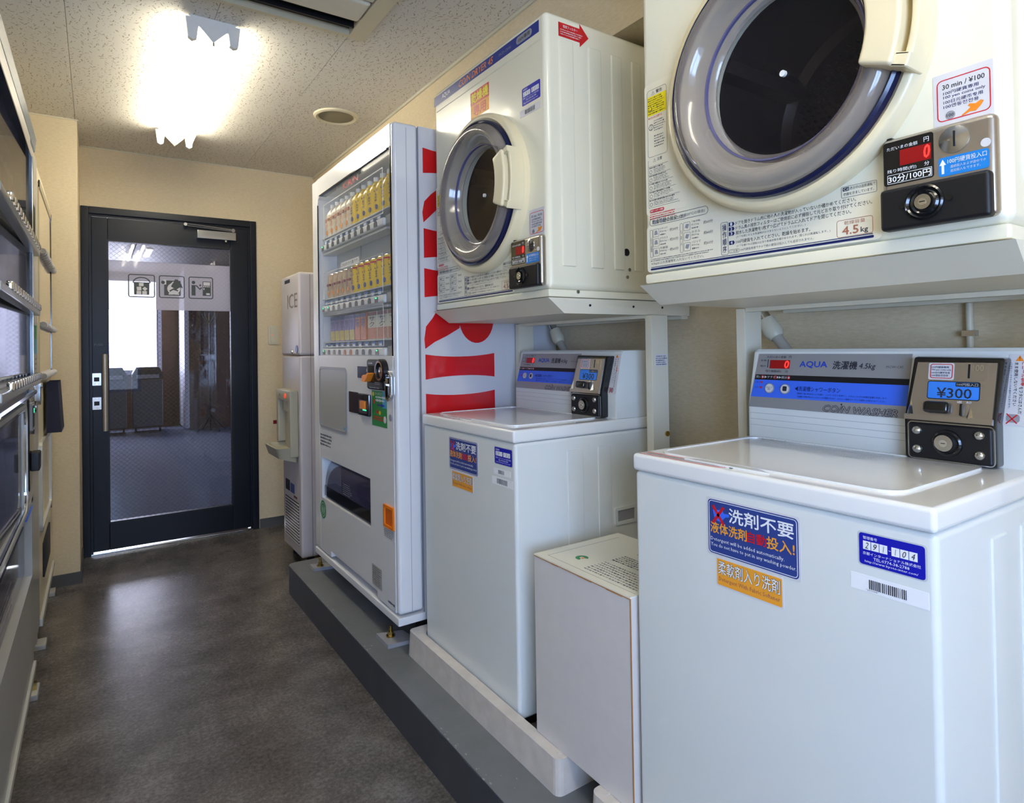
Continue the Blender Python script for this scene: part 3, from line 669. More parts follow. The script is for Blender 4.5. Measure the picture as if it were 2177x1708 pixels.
    # instructions
    s = MB(f, 'grey_print'); e = .0004; s.rr(.008, .489, .026, .125, 0, .0002, .008, 'pale_cream'); s.rr(.008, .120, .148, .43, 0, .0002, .008, 'pale_cream')
    s.frame(.0155, .070, .272, .416, .0006, e, e + .0002, .006); s.text('⚠ 警告', .028, .058, .4045, .4125, e, 'dark_print', bold=.01)
    s.box(.0162, .0694, .361, .402, e - .0002, e, 'yellow_print'); s.fine(.018, .066, .363, .400, 8, e + .0002, 'dark_print'); s.poly([(.018, .372), (.030, .372), (.024, .386)], e, e + .0003, 'dark_print'); s.poly([(.0197, .3733), (.0283, .3733), (.024, .3835)], e, e + .0005, 'yellow_print')
    s.text('▶お手入れに注意する。', .019, .058, .3535, .3585, e + .0002, 'red_print', res=1, bold=.01)
    for k, (y0, y1) in enumerate(((.325, .350), (.290, .318))): s.fine(.034, .066, y0, y1, 5, e + .0002, 'grey_print')
    s.lathe(.0255, .336, [(.0052, e), (.0068, e)], n=20); s.box(.0250, .0262, .331, .341, e, e + .0002)
    s.line('⚠ 注意', .030, .2605, .0075, e, 'dark_print', bold=.01)
    xs = (.071, .078, .084, .090, .100)
    for k in range(5):
        y = .2515 - .0175 * k; s.box(.0155, xs[k], y, y + .0006, e, e + .0002); s.fine(.018, xs[k] - .012, y - .0045, y - .0005, 1, e + .0002, 'dark_print', .8, .1); s.fine(.030, xs[k] - .003, y - .015, y - .005, 3, e + .0002, 'grey_print')
        s.lathe(.0225, y - .011, [(.0032, e), (.0042, e)], n=14)
    s.box(.0155, .0161, .163, .266, e, e + .0002); s.box(.0155, .100, .1635, .1641, e, e + .0002)
    s.rr(.018, .058, .1525, .1595, e, e + .0003, .003, 'red_print'); s.text('排気フィルターの掃除', .020, .056, .1538, .1582, e + .0005, 'white_print', res=1, bold=.01); s.fine(.018, .098, .137, .151, 3, e + .0002, 'red_print')
    s.fine(.055, .115, .1265, .134, 2, e + .0002, 'grey_print'); s.cyl(.033, .131, .004, e, e + .0003, 'light_grey', 14).cyl(.050, .131, .004, e, e + .0003, 'light_grey', 14)
    s.obj('warning_decal', t, 'printed warnings in boxes')
    s = MB(f, 'grey_print')
    s.frame(.0165, .170, .124, .1405, .0009, e, e + .0002, .008); s.text('乾燥時間の目安', .024, .092, .1270, .1370, e, 'dark_print', bold=.01); s.text('(室温20℃の場合)', .098, .162, .1280, .1355, e, 'grey_print')
    rows = (('カッターシャツ', '約200g', '約30分', '下着(半袖)', '約130g', '約60分'), ('ブラウス', '約200g', '約30分', 'タオル', '約70g', '約60分'), ('作業服', '約800g', '約60分', 'パジャマ', '約500g', '約60分'))
    for k, r in enumerate(rows):
        y = .1180 - .0205 * k; ee = e + .0002
        s.frame(.0255, .0425, y - .0185, y - .0015, .0006, e, ee, .002); s.text(r[0], .0445, .0665, y - .0055, y - .0005, ee, 'grey_print', res=1); s.text(r[1], .0445, .063, y - .0115, y - .0070, ee, 'grey_print', res=1); s.text(r[2], .0725, .0945, y - .0125, y - .0060, ee, 'dark_print', res=1)
        s.frame(.1085, .1255, y - .0185, y - .0015, .0006, e, ee, .002); s.text(r[3], .1285, .1505, y - .0055, y - .0005, ee, 'grey_print', res=1); s.text(r[4], .1285, .147, y - .0115, y - .0070, ee, 'grey_print', res=1); s.text(r[5], .1585, .1805, y - .0125, y - .0060, ee, 'dark_print', res=1)
        s.fine(.0455, .061, y - .018, y - .0135, 1, ee, 'grey_print', .8, .05); s.fine(.1295, .146, y - .018, y - .0135, 1, ee, 'grey_print', .8, .05)
        s.fine(.065, .072, y - .010, y - .0085, 1, ee, 'light_grey', .6, 0)
        s.poly([(.029, y - .014), (.039, y - .014), (.037, y - .005), (.031, y - .005)], e, ee, 'light_grey'); s.poly([(.112, y - .012), (.119, y - .015), (.123, y - .006), (.115, y - .005)], e, ee, 'light_grey')
    s.frame(.017, .0245, .0565, .1165, .0006, e, e + .0002, .003); s.text('化\n繊', .0187, .0228, .068, .100, e + .0002, 'grey_print', res=1); s.frame(.0990, .1065, .0565, .1165, .0006, e, e + .0002, .003); s.text('も\nめ\nん', .1008, .1047, .071, .103, e + .0002, 'grey_print', res=1)
    s.fine(.018, .180, .0475, .0545, 2, e + .0002, 'grey_print', .6, .1); s.text('4.5kg以上の洗濯物を入れないでください。', .0195, .157, .0400, .0465, e, 'dark_print')
    s.frame(.1985, .2145, .038, .1005, .0008, e, e + .0002, .003); s.text('操\n作\n順\n序', .2018, .2112, .0425, .0965, e + .0002, 'navy_print', bold=.01)
    for k, (y, q, x1_) in enumerate(((.0905, 'ドアを開きドラム内に他の人の洗濯物が入っていないか確かめてください。', .452), (.0815, 'ドラム奥の排気フィルターはご使用前に必ず掃除して元どおり取り付けてください。', .476), (.0725, '脱水した洗濯物を1枚ずつ広げてドラムに入れてドアを閉じてください。', .444), (.0555, '100円硬貨を入れてください。乾燥を始めます。', .376))):
        s.text(q, .2315, x1_, y, y + .0072, e, 'dark_print', res=1, bold=.008); s.poly([(.2165, y), (.2265, y), (.2290, y + .0036), (.2265, y + .0072), (.2165, y + .0072)], e, e + .0003, 'navy_print'); s.text(str(k + 1), .2200, .2242, y + .0010, y + .0062, e + .0005, 'white_print', bold=.03)
    s.text('(ドアを閉じるとき洗濯物がはさまらないようにしてください。)', .2320, .368, .0655, .0703, e, 'grey_print', res=1); s.text('(ドアを開ければ運転は止まり乾燥状態を確かめられます。閉じれば再運転します。)', .2320, .410, .0485, .0533, e, 'grey_print', res=1)
    s.frame(.2165, .2380, .0395, .0465, .0006, e, e + .0002, .002); s.text('ご注意', .2190, .2355, .0408, .0453, e + .0002, 'grey_print', res=1); s.text('100円硬貨専用ですので他の硬貨は投入しても返却されません。', .2405, .382, .0408, .0456, e, 'grey_print', res=1)
    s.frame(.4205, .4765, .0370, .0645, .0007, e, e + .0002, .004, 'brown_print'); s.text('乾燥容量', .4325, .4650, .0560, .0620, e + .0002, 'brown_print'); s.text('4.5', .4295, .4545, .0405, .0535, e + .0002, 'brown_print', bold=.03); s.text('kg', .4580, .4690, .0385, .0490, e + .0002, 'dark_print', bold=.01)
    s.frame(.4290, .4835, .0990, .1170, .0006, e, e + .0002, .002); s.rr(.4315, .4415, .1095, .1155, e, e + .0002, .001, 'dark_print'); s.text('Cd', .4330, .4405, .1105, .1145, e + .0004, 'white_print'); s.text('表示中は送風運転で', .4430, .4815, .1100, .1150, e + .0002, 'dark_print', res=1); s.text('衣類を冷ましています。', .4325, .4790, .1020, .1070, e + .0002, 'dark_print', res=1)
    s.rr(.0175, .4775, .0295, .0335, e, e + .0003, .002, 'navy_print'); s.box(.0190, .4760, .0352, .0364, e, e + .0003, 'navy_print')
    s.obj('instruction_decal', t, 'printed drying chart and operating steps')
    # red arrow on the side
    s = MB(SIDE(W_), 'red_print'); s.poly([(.044, .7425), (.118, .7425), (.118, .756), (.150, .7235), (.118, .692), (.118, .7045), (.044, .7045)], 0, .0006)
    s.text('吸気フィルター', .060, .110, .730, .738, .0009, 'white_print', bold=.01); s.fine(.050, .130, .709, .727, 3, .0009, 'pale_print'); s.obj('arrow_sticker', t, 'red arrow sticker')
    return t
mat('pale_cream', (238, 232, 210), .28, coat=.3)
DZ = 1.308
d1 = build_dryer(); d1.location = (.991, 1.945, DZ); d1['label'] = 'cream coin dryer next to the drinks vending machine, farther from the camera'
d2 = copy_tree(d1); d2.location = (.991, .953, DZ); d2['label'] = 'cream coin dryer nearest the camera, cut off by the top of the frame'

# ------------------------------------------------------------------ dryer stands
def build_stand():
    t = thing('dryer_stand', '', 'stand', (0, 0, 0), -PI / 2, 'dryer stands'); f = FRONT(); W_ = .65   # origin: dryer front-left corner on the floor plane
    s = MB(f, 'stand_paint'); A = [(-.006, 1.3070, .010), (W_ + .006, 1.3070, .010), (W_ + .006, 1.3070, -.542), (-.006, 1.3070, -.542)]
    Bq = [(-.002, 1.266, -.048), (W_ + .001, 1.266, -.048), (W_ + .004, 1.266, -.542), (-.004, 1.266, -.542)]
    vs_ = A + Bq + [(x, y - .002, w_) for x, y, w_ in A]
    s.add(vs_, [(0, 3, 2, 1), (0, 1, 5, 4), (1, 2, 6, 5), (2, 3, 7, 6), (3, 0, 4, 7), (4, 5, 6, 7)]); s.obj('tray', t)
    posts = ((-.035 + .018, .053, 'l'), (W_ - .0, W_, 'r'))
    for u0 in (-.046 + .018, W_ + .002):
        for w_ in (-.349,):
            p = MB(f, 'stand_paint'); p.box(u0, u0 + .026, .148, 1.265, w_ - .068, w_, bev=.002); p.obj('post', t)
    for w_ in (-.349, -.51):
        b_ = MB(f, 'stand_paint'); b_.box(0, W_, 1.256, 1.2655, w_ - .030, w_); b_.obj('cross_beam', t)
    for u, w_, z in ((W_ + .028, -.395, .915), (-.03, -.395, .915)):
        if u > 0: MB(SIDE(W_ + .028), 'brass').cyl(.405, .915, .008, 0, .004, n=12).obj('bolt', t)
    s = MB(SIDE(W_ + .0281), 'pale_print'); s.box(.362, .412, 1.115, 1.150, 0, .0005); s.fine(.364, .410, 1.117, 1.147, 5, .0008, 'dark_print'); s.obj('rating_label', t)
    for a in (.135, .30, .42): MB(SIDE(W_ + .0005 + (.0 if a > .2 else .0)), 'black_matt').cyl(a, 1.289, .0035, -.001, .006, n=10).obj('screw_hole', t)
    return t
s1 = build_stand(); s1.location = (.991, 1.945, 0); s1['label'] = 'cream steel stand carrying the far dryer, legs beside the far washer'
s2 = copy_tree(s1); s2.location = (.991, .953, 0); s2['label'] = 'cream steel stand carrying the nearest dryer, legs beside the near washer'

# ------------------------------------------------------------------ washers
WZ = .150
def FS(z0, d0, z1, d1):                       # frame of the sloping console face: u along width, v = height above z0 along the slope
    dv = Vector((0, d1 - d0, z1 - z0)); L_ = dv.length; dv.normalize(); u = Vector((1, 0, 0)); w_ = u.cross(dv)
    m = Matrix.Identity(4)
    for i in range(3): m[i][0] = u[i]; m[i][1] = dv[i]; m[i][2] = w_[i]; m[i][3] = (0, d0, z0)[i]
    return m, L_
def build_washer():
    t = thing('coin_washer', '', 'washing machine', (0, 0, 0), -PI / 2, 'coin washing machines'); f = FRONT(-WZ); W_ = .554; D_ = .53
    b_ = MB(f, 'washer_enamel'); b_.box(.001, W_ - .001, .190, .9215, -D_, -.005, bev=.010, seg=3)
    for a0, a1 in ((.180, .238), (.294, .345)):
        for X, sg in ((W_ - .001, 1), (.001, -1)):
            b_.F = SIDE(X, -WZ) if sg == 1 else SIDE(X, -WZ) @ Matrix.Scale(-1, 4, (0, 0, 1)); b_.box(a0, a1, .25, .885, -.004, .0032, bev=.003, seg=2)
    b_.obj('cabinet', t)
    hr = MB(SIDE(W_ - .001, -WZ), 'washer_enamel'); hr.frame(.356, .446, .645, .698, .010, 0, .004, .006); hr.box(.366, .436, .655, .688, -.001, .0008, 'light_grey'); hr.obj('side_grip', t)
    for u in (.06, W_ - .06):
        for d in (-.08, -.46): MB(Matrix.Translation((u, -d, 0)), 'rubber').cyl(0, 0, .025, -.001, .045, n=12).obj('foot', t)
    # top cover
    c = MB(f, 'washer_lid'); c.box(0, W_, .922, .957, -.535, 0, bev=.0075, seg=3); top = c.obj('top_cover', t)
    l_ = MB(TOP(.957 - WZ), 'washer_lid')
    l_.rr(.036, .486, .044, .356, -.002, .0022, .028, n=8); l_.frame(.031, .491, .039, .361, .0045, -.002, .0040, .034, n=8)
    l_.poly([(.12, .020), (.30, .020), (.27, .036), (.15, .036)], -.001, .0035); l_.obj('lid', t)
    s = MB(TOP(.957 - WZ), 'red_print'); s.poly([(.012, .009), (.20, .009), (.214, .018), (.205, .034), (.012, .034)], 0, .0004); s.poly([(.0135, .0105), (.199, .0105), (.212, .018), (.204, .0325), (.110, .0325), (.106, .028), (.0135, .028)], .0004, .0006, 'pale_print')
    s.fine(.016, .205, .012, .026, 3, .0009, 'grey_print', .5, .1); s.obj('red_warning_strip', t, 'red bordered warning strip')
    s = MB(TOP(.9601 - WZ), 'dark_print'); s.fine(.070, .360, .262, .345, 12, .0003, 'grey_print', .35, .1); s.fine(.056, .14, .34, .352, 1, .0003, 'grey_print', .8); s.obj('lid_print', t)
    MB(TOP(.957 - WZ), 'dark_print').box(.222, .228, .018, .026, 0, .001).obj('magnet_mark', t)
    # console
    d0, d1_ = .380, .407; k = MB(None, 'washer_enamel'); prof = [(d0 - .001, .956), (d0, 1.035), (d1_, 1.157), (d1_ + .006, 1.163), (.525, 1.163), (.530, 1.158), (.530, .956)]
    n = len(prof); u0, u1 = .008, W_ - .010; vs_ = []
    for ins, u in ((1, u0), (0, u0 + .006), (0, u1 - .006), (1, u1)):
        for d, z in prof:
            cd, cz = .46, 1.05; q = .985 if ins else 1; vs_.append((u, cd + (d - cd) * q, cz + (z - cz) * q - WZ))
    fs = [tuple(range(n)), tuple(range(3 * n, 4 * n))[::-1]]
    for a in range(3):
        for i in range(n): j = (i + 1) % n; fs.append((a * n + i, (a + 1) * n + i, (a + 1) * n + j, a * n + j))
    k.add(vs_, fs, None, False); con = k.obj('console', t)
    FZ, L_ = FS(1.035 - WZ, d0, 1.157 - WZ, d1_)
    def vz(z): return (z - 1.035) / (1.157 - 1.035) * L_
    p = MB(FZ, 'panel_grey'); e = .0012; p.poly([(.010, vz(1.028)), (.353, vz(1.028)), (.357, vz(1.152)), (.022, vz(1.152))], -.001, e)
    p.poly([(.018, vz(1.0915)), (.355, vz(1.0915)), (.3555, vz(1.1035)), (.019, vz(1.1035))], e, e + .0003, 'black_matt')
    p.poly([(.0125, vz(1.0515)), (.354, vz(1.0515)), (.355, vz(1.0915)), (.018, vz(1.0915))], e, e + .0003, 'panel_blue')
    e2 = e + .0006
    def PT(s_, a, b, z0, z1, m_='dark_print', **kw): p.text(s_, a, b, vz(z0), vz(z1), e2, m_, **kw)
    PT('ただいまの金額', .045, .093, 1.1415, 1.1475, res=1); PT('円', .100, .106, 1.1415, 1.1475, res=1); PT('残り時間(約)', .044, .084, 1.1085, 1.1145, res=1); PT('分', .094, .101, 1.1085, 1.1145, res=1)
    PT('金 額', .029, .043, 1.1345, 1.1385, res=1); PT('運転中', .029, .043, 1.1215, 1.1255, res=1); p.box(.0475, .049, vz(1.120), vz(1.139), e, e2, 'dark_print')
    p.box(.0535, .1035, vz(1.1180), vz(1.1375), e, e2, 'led_red'); p.text('0', .091, .1015, vz(1.1195), vz(1.1360), e2 + .0003, 'led_bright', shear=.1, bold=.03)
    PT('AQUA', .1275, .1905, 1.1205, 1.1355, 'aqua_blue', bold=.03); PT('洗濯機', .203, .254, 1.1195, 1.1365, bold=.02, shear=.1); PT('4.5kg', .258, .291, 1.1185, 1.1325, bold=.01, shear=.2); PT('MCW-C45', .311, .343, 1.1235, 1.1285, 'grey_print', res=1)
    PT('洗い●▶すすぎ●▶脱水●', .021, .108, 1.0950, 1.1010, 'pale_print', res=1)
    for u in (.038, .071, .104): p.lathe(u, vz(1.098), [(.0028, e2 + .0002), (.0043, e2 + .0002)], 'red_print', 14)
    for z in (1.0855, 1.0735): PT('つなぐ' if z > 1.08 else 'ふたロック', .019, .034, z - .002, z + .002, 'navy_print', res=1); p.cyl(.037, vz(z), .0026, e, e2, 'red_print', 10)
    PT('◀洗濯槽シャワーボタン', .122, .224, 1.0695, 1.0800, 'navy_print', bold=.005); PT('・運転終了後10秒以内にふたを開け、シャワーボタンを押すと、ふたロックされ5秒間洗濯槽を洗浄します。', .126, .318, 1.0622, 1.0662, 'navy_print', res=1); PT('・洗濯槽の洗浄が終わるとふたロックが解除されます。ふたロック解除されてから洗濯物とお金を入れてください。', .127, .317, 1.0555, 1.0595, 'navy_print', res=1)
    p.text('CO/N WASHER', .191, .339, vz(1.0280) + .002, vz(1.0420) + .001, e2, 'dark_print', bold=.10, shear=.25); p.text('CO/N WASHER', .191, .339, vz(1.0280) + .002, vz(1.0420) + .001, e2 + .0003, 'panel_grey', shear=.25); p.cyl(.229, vz(1.0465), .0018, e, e2, 'dark_print', 10)
    p.obj('control_panel', con, 'grey panel with a blue band and red digits')
    for u, m_ in ((.060, 'pale_print'), (.099, 'pale_print')):
        q = MB(FZ, m_); q.cyl(u, vz(1.0722), .0115, e, e + .0025, 'light_grey', 24).cyl(u, vz(1.0722), .0098, e, e + .0032, 'pale_print', 24)
        if u < .08: q.text('ふたロック\n解除', u - .008, u + .008, vz(1.0722) - .004, vz(1.0722) + .004, e + .0036, 'grey_print', res=1)
        else: q.rr(u - .005, u + .005, vz(1.0722) - .005, vz(1.0722) + .006, e + .0032, e + .0036, .002, 'dark_print')
        q.obj('push_button', con)
    g = MB(None, 'light_grey')
    for z in (1.0135, .9995, .9855): g.box(.012, .352, d0 - .0007, d0 + .001, z - WZ, z - WZ + .0006)
    g.obj('console_grooves', con)
    # coin unit
    f2 = FRONT(-WZ); x0, x1 = .362, .507
    cu = MB(f2, 'black_gloss')
    bm = bmesh.new(); pr = [(x0, .9585), (x1, .9585), (x1, 1.035), (x1 + .007, 1.146), (x0 + .010, 1.148), (x0, 1.035)]
    def wz(z): return -.352 if z < 1.04 else -.352 - (z - 1.035) * .20
    A = [bm.verts.new((a, z, wz(z))) for a, z in pr]; Bv = [bm.verts.new((a, z, -.41)) for a, z in pr]
    L6 = len(pr); bm.faces.new([A[0], A[1], A[2], A[5]]); bm.faces.new([A[5], A[2], A[3], A[4]]); bm.faces.new(Bv[::-1])
    for i in range(L6): j = (i + 1) % L6; bm.faces.new((A[i], Bv[i], Bv[j], A[j]))
    bmesh.ops.recalc_face_normals(bm, faces=bm.faces); bmesh.ops.bevel(bm, geom=[e_ for e_ in bm.edges if e_.calc_face_angle() > .5], offset=.005, segments=2, profile=.5, affect='EDGES')
    cu.bm(bm, None, True); unit = cu.obj('coin_unit', t, 'black coin unit with silver face')
    FM, LM = FS(1.035 - WZ, .352, 1.146 - WZ, .352 + .111 * .20)
    m_ = MB(FM, 'brushed_steel'); m_.poly([(x0 + .007, .002), (x1 - .006, .002), (x1 - .002, .104), (x0 + .019, .104)], 0, .0025)
    m_.poly([(x0 + .004, -.004), (x1 - .004, -.004), (x1 - .004, .006), (x0 + .004, .006)], 0, .0075)
    for u, hh in ((x0 + .010, .036), (x1 - .040, .026)): m_.add([(u - .005, .004, .0025), (u + .007, .004, .0025), (u + .002, hh, .0025), (u + .001, .004, .010)], [(0, 1, 3), (1, 2, 3), (0, 3, 2)], 'steel')
    m_.rr(x0 + .092, x0 + .130, .072, .104, .0025, .0032, .004); m_.rr(x0 + .085, x0 + .104, .010, .030, .0025, .0032, .001)
    m_.obj('steel_face', unit)
    s = MB(FM, 'white_print'); s.rr(x0 + .038, x0 + .079, .072, .103, .0025, .0031, .003, 'pale_print'); s.frame(x0 + .041, x0 + .077, .0745, .101, .0012, .0031, .0035, .004, 'red_print')
    for k, q in enumerate(('100円硬貨専用', '100 yen coins only', '100日元硬币专用', '100엔동전전용')): s.text(q, x0 + .0435, x0 + .0435 + (.027, .031, .029, .027)[k], .0930 - .0051 * k, .0968 - .0051 * k, .0036, 'navy_print', res=1, bold=.01)
    s.obj('coin_sticker', unit, 'small red bordered coin sticker')
    s = MB(FM, 'black_matt'); s.box(x0 + .1005, x0 + .1035, .076, .101, .0025, .0036); s.text('100', x0 + .108, x0 + .124, .089, .100, .0038, 'chrome', bold=.01); s.obj('coin_slot', unit)
    s = MB(FM, 'price_blue'); s.rr(x0 + .038, x0 + .120, .0365, .0695, .0025, .0032, .004, 'black_matt'); s.rr(x0 + .0393, x0 + .1187, .0378, .0682, .0032, .0036, .003, 'price_blue'); s.rr(x0 + .083, x0 + .1187, .0605, .0678, .0036, .0039, .001, 'black_matt'); s.text('100円投入口', x0 + .085, x0 + .117, .0616, .0668, .0042, 'pale_print', res=1)
    s.text('¥300', x0 + .054, x0 + .108, .0395, .0575, .0040, 'dark_print', bold=.012); s.obj('price_plate', unit, 'blue ¥300 plate')
    s = MB(FM, 'black_gloss'); s.box(x0 + .036, x0 + .077, .0105, .0315, .002, .016, bev=.006, seg=3); s.obj('return_lever', unit)
    s = MB(FM, 'black_gloss'); s.box(x0 + .0925, x0 + .0975, .008, .030, .002, .010, bev=.002, seg=2); s.text('返  却', x0 + .086, x0 + .108, .0310, .0350, .0034, 'white_print', res=1); s.obj('return_switch', unit)
    s = MB(f2, 'black_matt'); s.box(x0 + .010, x1 - .004, .9615, 1.0265, -.356, -.345, bev=.005, seg=3); s.frame(x0 + .007, x1 - .002, .960, 1.029, .0018, -.352, -.3505, .008, 'steel'); s.obj('cash_door', unit)
    for u in (x0 + .025, x0 + .122):
        for z in (1.013, .979): MB(f2, 'steel').lathe(u, z, [(.0085, -.346), (.008, -.343), (.0055, -.3405), (.002, -.3392), (0, -.339)], n=20).obj('dome_bolt', unit)
    s = MB(f2, 'black_gloss'); s.lathe(x0 + .074, .9945, [(.024, -.346), (.023, -.341), (.020, -.339), (.017, -.341)], n=32); s.cyl(x0 + .070, .9945, .0145, -.346, -.3375, 'steel', 28); s.cyl(x0 + .070, .9945, .0065, -.3375, -.3362, 'chrome', 18); s.box(x0 + .0665, x0 + .0735, .9938, .9952, -.3362, -.3358, 'black_matt'); s.obj('key_lock', unit)
    # white notice at the right of the unit
    s = MB(FZ, 'white_print'); a, z0, z1 = .5105, 1.031, 1.152
    s.poly([(a - .004, vz(z0)), (W_ - .012, vz(z0)), (W_ - .011, vz(z1)), (a, vz(z1))], 0, .0005, 'pale_print'); s.poly([(.520, vz(1.140)), (.5315, vz(1.140)), (.5258, vz(1.150))], .0005, .0009, 'orange_print'); s.text('!', .5252, .5264, vz(1.1415), vz(1.147), .0011, 'dark_print')
    s.text('ビニール袋等', .5290, .5345, vz(1.098), vz(1.1385), .0009, 'red_print', bold=.02, rot=-90, res=1); s.text('をフタにはさんだ', .5270, .5325, vz(1.051), vz(1.0965), .0009, 'dark_print', bold=.01, rot=-90, res=1)
    s.text('まま使用しないでください', .5190, .5245, vz(1.064), vz(1.1375), .0009, 'dark_print', bold=.01, rot=-90, res=1); s.text('(フタをロックできないため途中で止まります)', .5125, .5160, vz(1.060), vz(1.1375), .0009, 'navy_print', rot=-90, res=1)
    for q in (1, -1): c_, s2_ = .519, vz(1.042); s.poly([(c_ - .008, s2_ - .008 * q), (c_ - .0068, s2_ - .0092 * q), (c_ + .008, s2_ + .0068 * q), (c_ + .0068, s2_ + .008 * q)], .0005, .0011, 'red_print')
    s.rr(.511, .530, vz(1.036), vz(1.050), .0005, .0007, .005, 'light_grey'); s.obj('bag_notice', t, 'white notice with a red cross')
    # stickers on the front (u from left corner)
    e = -.005
    s = MB(f, 'sign_blue'); s.rr(.182, .362, .800, .903, e, e + .0005, .004, 'pale_print'); s.rr(.1855, .3585, .8035, .8995, e + .0005, e + .0008, .007); s.frame(.1875, .3565, .8055, .8975, .0010, e + .0008, e + .0010, .006, 'white_print')
    z = e + .0014; s.text('洗剤不要', .230, .351, .8655, .8905, z, 'white_print', bold=.02); s.text('液体洗剤', .191, .265, .8405, .8600, z, 'orange_sticker', bold=.02); s.text('自動', .266, .302, .8405, .8590, z, 'red_print', bold=.02); s.text('投入!', .303, .352, .8400, .8600, z, 'orange_sticker', bold=.02)
    s.text('Detergent will be added automatically.', .191, .334, .8250, .8330, z, 'white_print', res=1); s.text('You do not have to put in any washing powder.', .191, .3545, .8150, .8230, z, 'white_print', res=1)
    s.poly([(.196, .881), (.216, .884), (.222, .872), (.212, .862), (.200, .864)], e + .0008, e + .0011, 'panel_blue'); s.poly([(.215, .871), (.230, .874), (.230, .879), (.216, .878)], e + .0008, e + .0011, 'panel_blue')
    for q in (1, -1): s.poly([(.194, .8735 - .014 * q), (.198, .8735 - .017 * q), (.221, .8735 + .014 * q), (.217, .8735 + .017 * q)], e + .0011, e + .0014, 'red_print')
    s.obj('detergent_sign', t, 'blue detergent notice sticker')
    s = MB(f, 'orange_sticker'); s.rr(.200, .331, .7475, .7990, e, e + .0005, .004, 'pale_print'); s.rr(.203, .3285, .7505, .7965, e + .0005, e + .0008, .002); s.text('柔軟剤入り洗剤', .206, .3255, .7700, .7935, e + .0013, 'dark_print', bold=.03); s.text('柔軟剤入り洗剤', .206, .3255, .7700, .7935, e + .0016, 'white_print', bold=.006); s.text('Detergent With Fabric Softener', .2065, .3250, .7560, .7655, e + .0011, 'brown_print', res=1, bold=.01); s.obj('softener_sign', t, 'orange softener sticker')
    return t
def management(t, digits, extra):
    f = FRONT(-WZ); e = -.005
    s = MB(f, 'label_blue'); s.rr(.4500, .5410, .8555, .9045, e, e + .0004, .005, 'clear_film'); s.rr(.4525, .5385, .8575, .9025, e + .0004, e + .0007, .004); z = e + .0010
    s.text('管理番号', .4580, .4775, .8940, .8985, z, 'white_print', res=1)
    for k in range(6):
        u = .458 + .0113 * k + (.0045 if k > 2 else 0); s.box(u, u + .0103, .8795, .8915, e + .0007, z, 'white_print')
        s.text(digits[k], u + (.0028 if digits[k] != '1' else .0045), u + (.0078 if digits[k] != '1' else .0062), .8812, .8898, z + .0003, 'dark_print', shear=.3)
    s.box(.4925, .4955, .885, .8856, e + .0007, z, 'white_print')
    s.text('京都インターナショナル株式会社', .4575, .5335, .8718, .8762, z, 'white_print', res=1); s.text('TEL:0774-38-2788', .4720, .5190, .8660, .8702, z, 'white_print', res=1); s.text('http://www.kyoto-inter.com/', .4600, .5300, .8603, .8645, z, 'white_print', res=1)
    s.obj('management_label', t, 'blue management number label')
    s = MB(f, 'pale_print')
    if extra:
        s.box(.446, .5300, .8270, .8435, e, e + .0004, 'white_print'); s.bars(.470, .500, .8300, .8405, 12, e + .0007, 'dark_print'); s.obj('barcode_label', t)
        s = MB(f, 'pale_print'); s.box(.436, .5400, .7985, .8195, e, e + .0004, 'white_print'); s.bars(.462, .514, .8025, .8165, 16, e + .0007, 'dark_print')
    else:
        s.box(.4390, .5420, .8190, .8420, e, e + .0004, 'white_print'); s.bars(.4650, .5160, .8235, .8370, 20, e + .0007, 'dark_print'); s.text('*291104*', .4605, .4775, .8205, .8228, e + .0007, 'dark_print', res=1)
    s.obj('barcode_label', t)
w1 = build_washer(); w2 = copy_tree(w1)
w1.location = (.911, 1.911, WZ); w1['label'] = 'white coin washer beside the drinks vending machine, farther from the camera'; management(w1, '291103', True)
w2.location = (.911, .922, WZ); w2['label'] = 'white coin washer nearest the camera at the lower right'; management(w2, '291104', False)

# ------------------------------------------------------------------ drain pans
def build_pan():
    t = thing('drain_pan', '', 'pan', (0, 0, .1362), -PI / 2, 'washer drain pans'); L_, D_, H_, T = .833, .62, .082, .036
    s = MB(None, 'pan_grp'); a = rrect(0, L_, 0, D_, .018, 4); b = rrect(T, L_ - T, T, D_ - T, .05, 4); n = len(a)
    vs_ = [(x, y, 0) for x, y in a] + [(x + (.004 if x < L_ / 2 else -.004), y + (.004 if y < D_ / 2 else -.004), H_) for x, y in a] + [(x, y, H_) for x, y in b] + [(x, y, .012) for x, y in rrect(T + .006, L_ - T - .006, T + .006, D_ - T - .006, .05, 4)]
    fs = [tuple(range(n))[::-1], tuple(range(3 * n, 4 * n))]
    for k in range(3):
        for i in range(n): j = (i + 1) % n; fs.append((k * n + i, k * n + j, (k + 1) * n + j, (k + 1) * n + i))
    s.add(vs_, fs); s.obj('tray', t)
    for x in (.03, L_ - .03): MB(TOP(H_), 'pan_grp').cyl(x, .03, .009, 0, .001, n=16).obj('corner_plug', t)
    return t
p1 = build_pan(); p1.location = (.874, 1.975, .1362); p1['label'] = 'scuffed off-white drain pan under the far washer'
p2 = copy_tree(p1); p2.location = (.874, 1.037, .1362); p2['label'] = 'off-white drain pan under the nearest washer, only its corner in view'

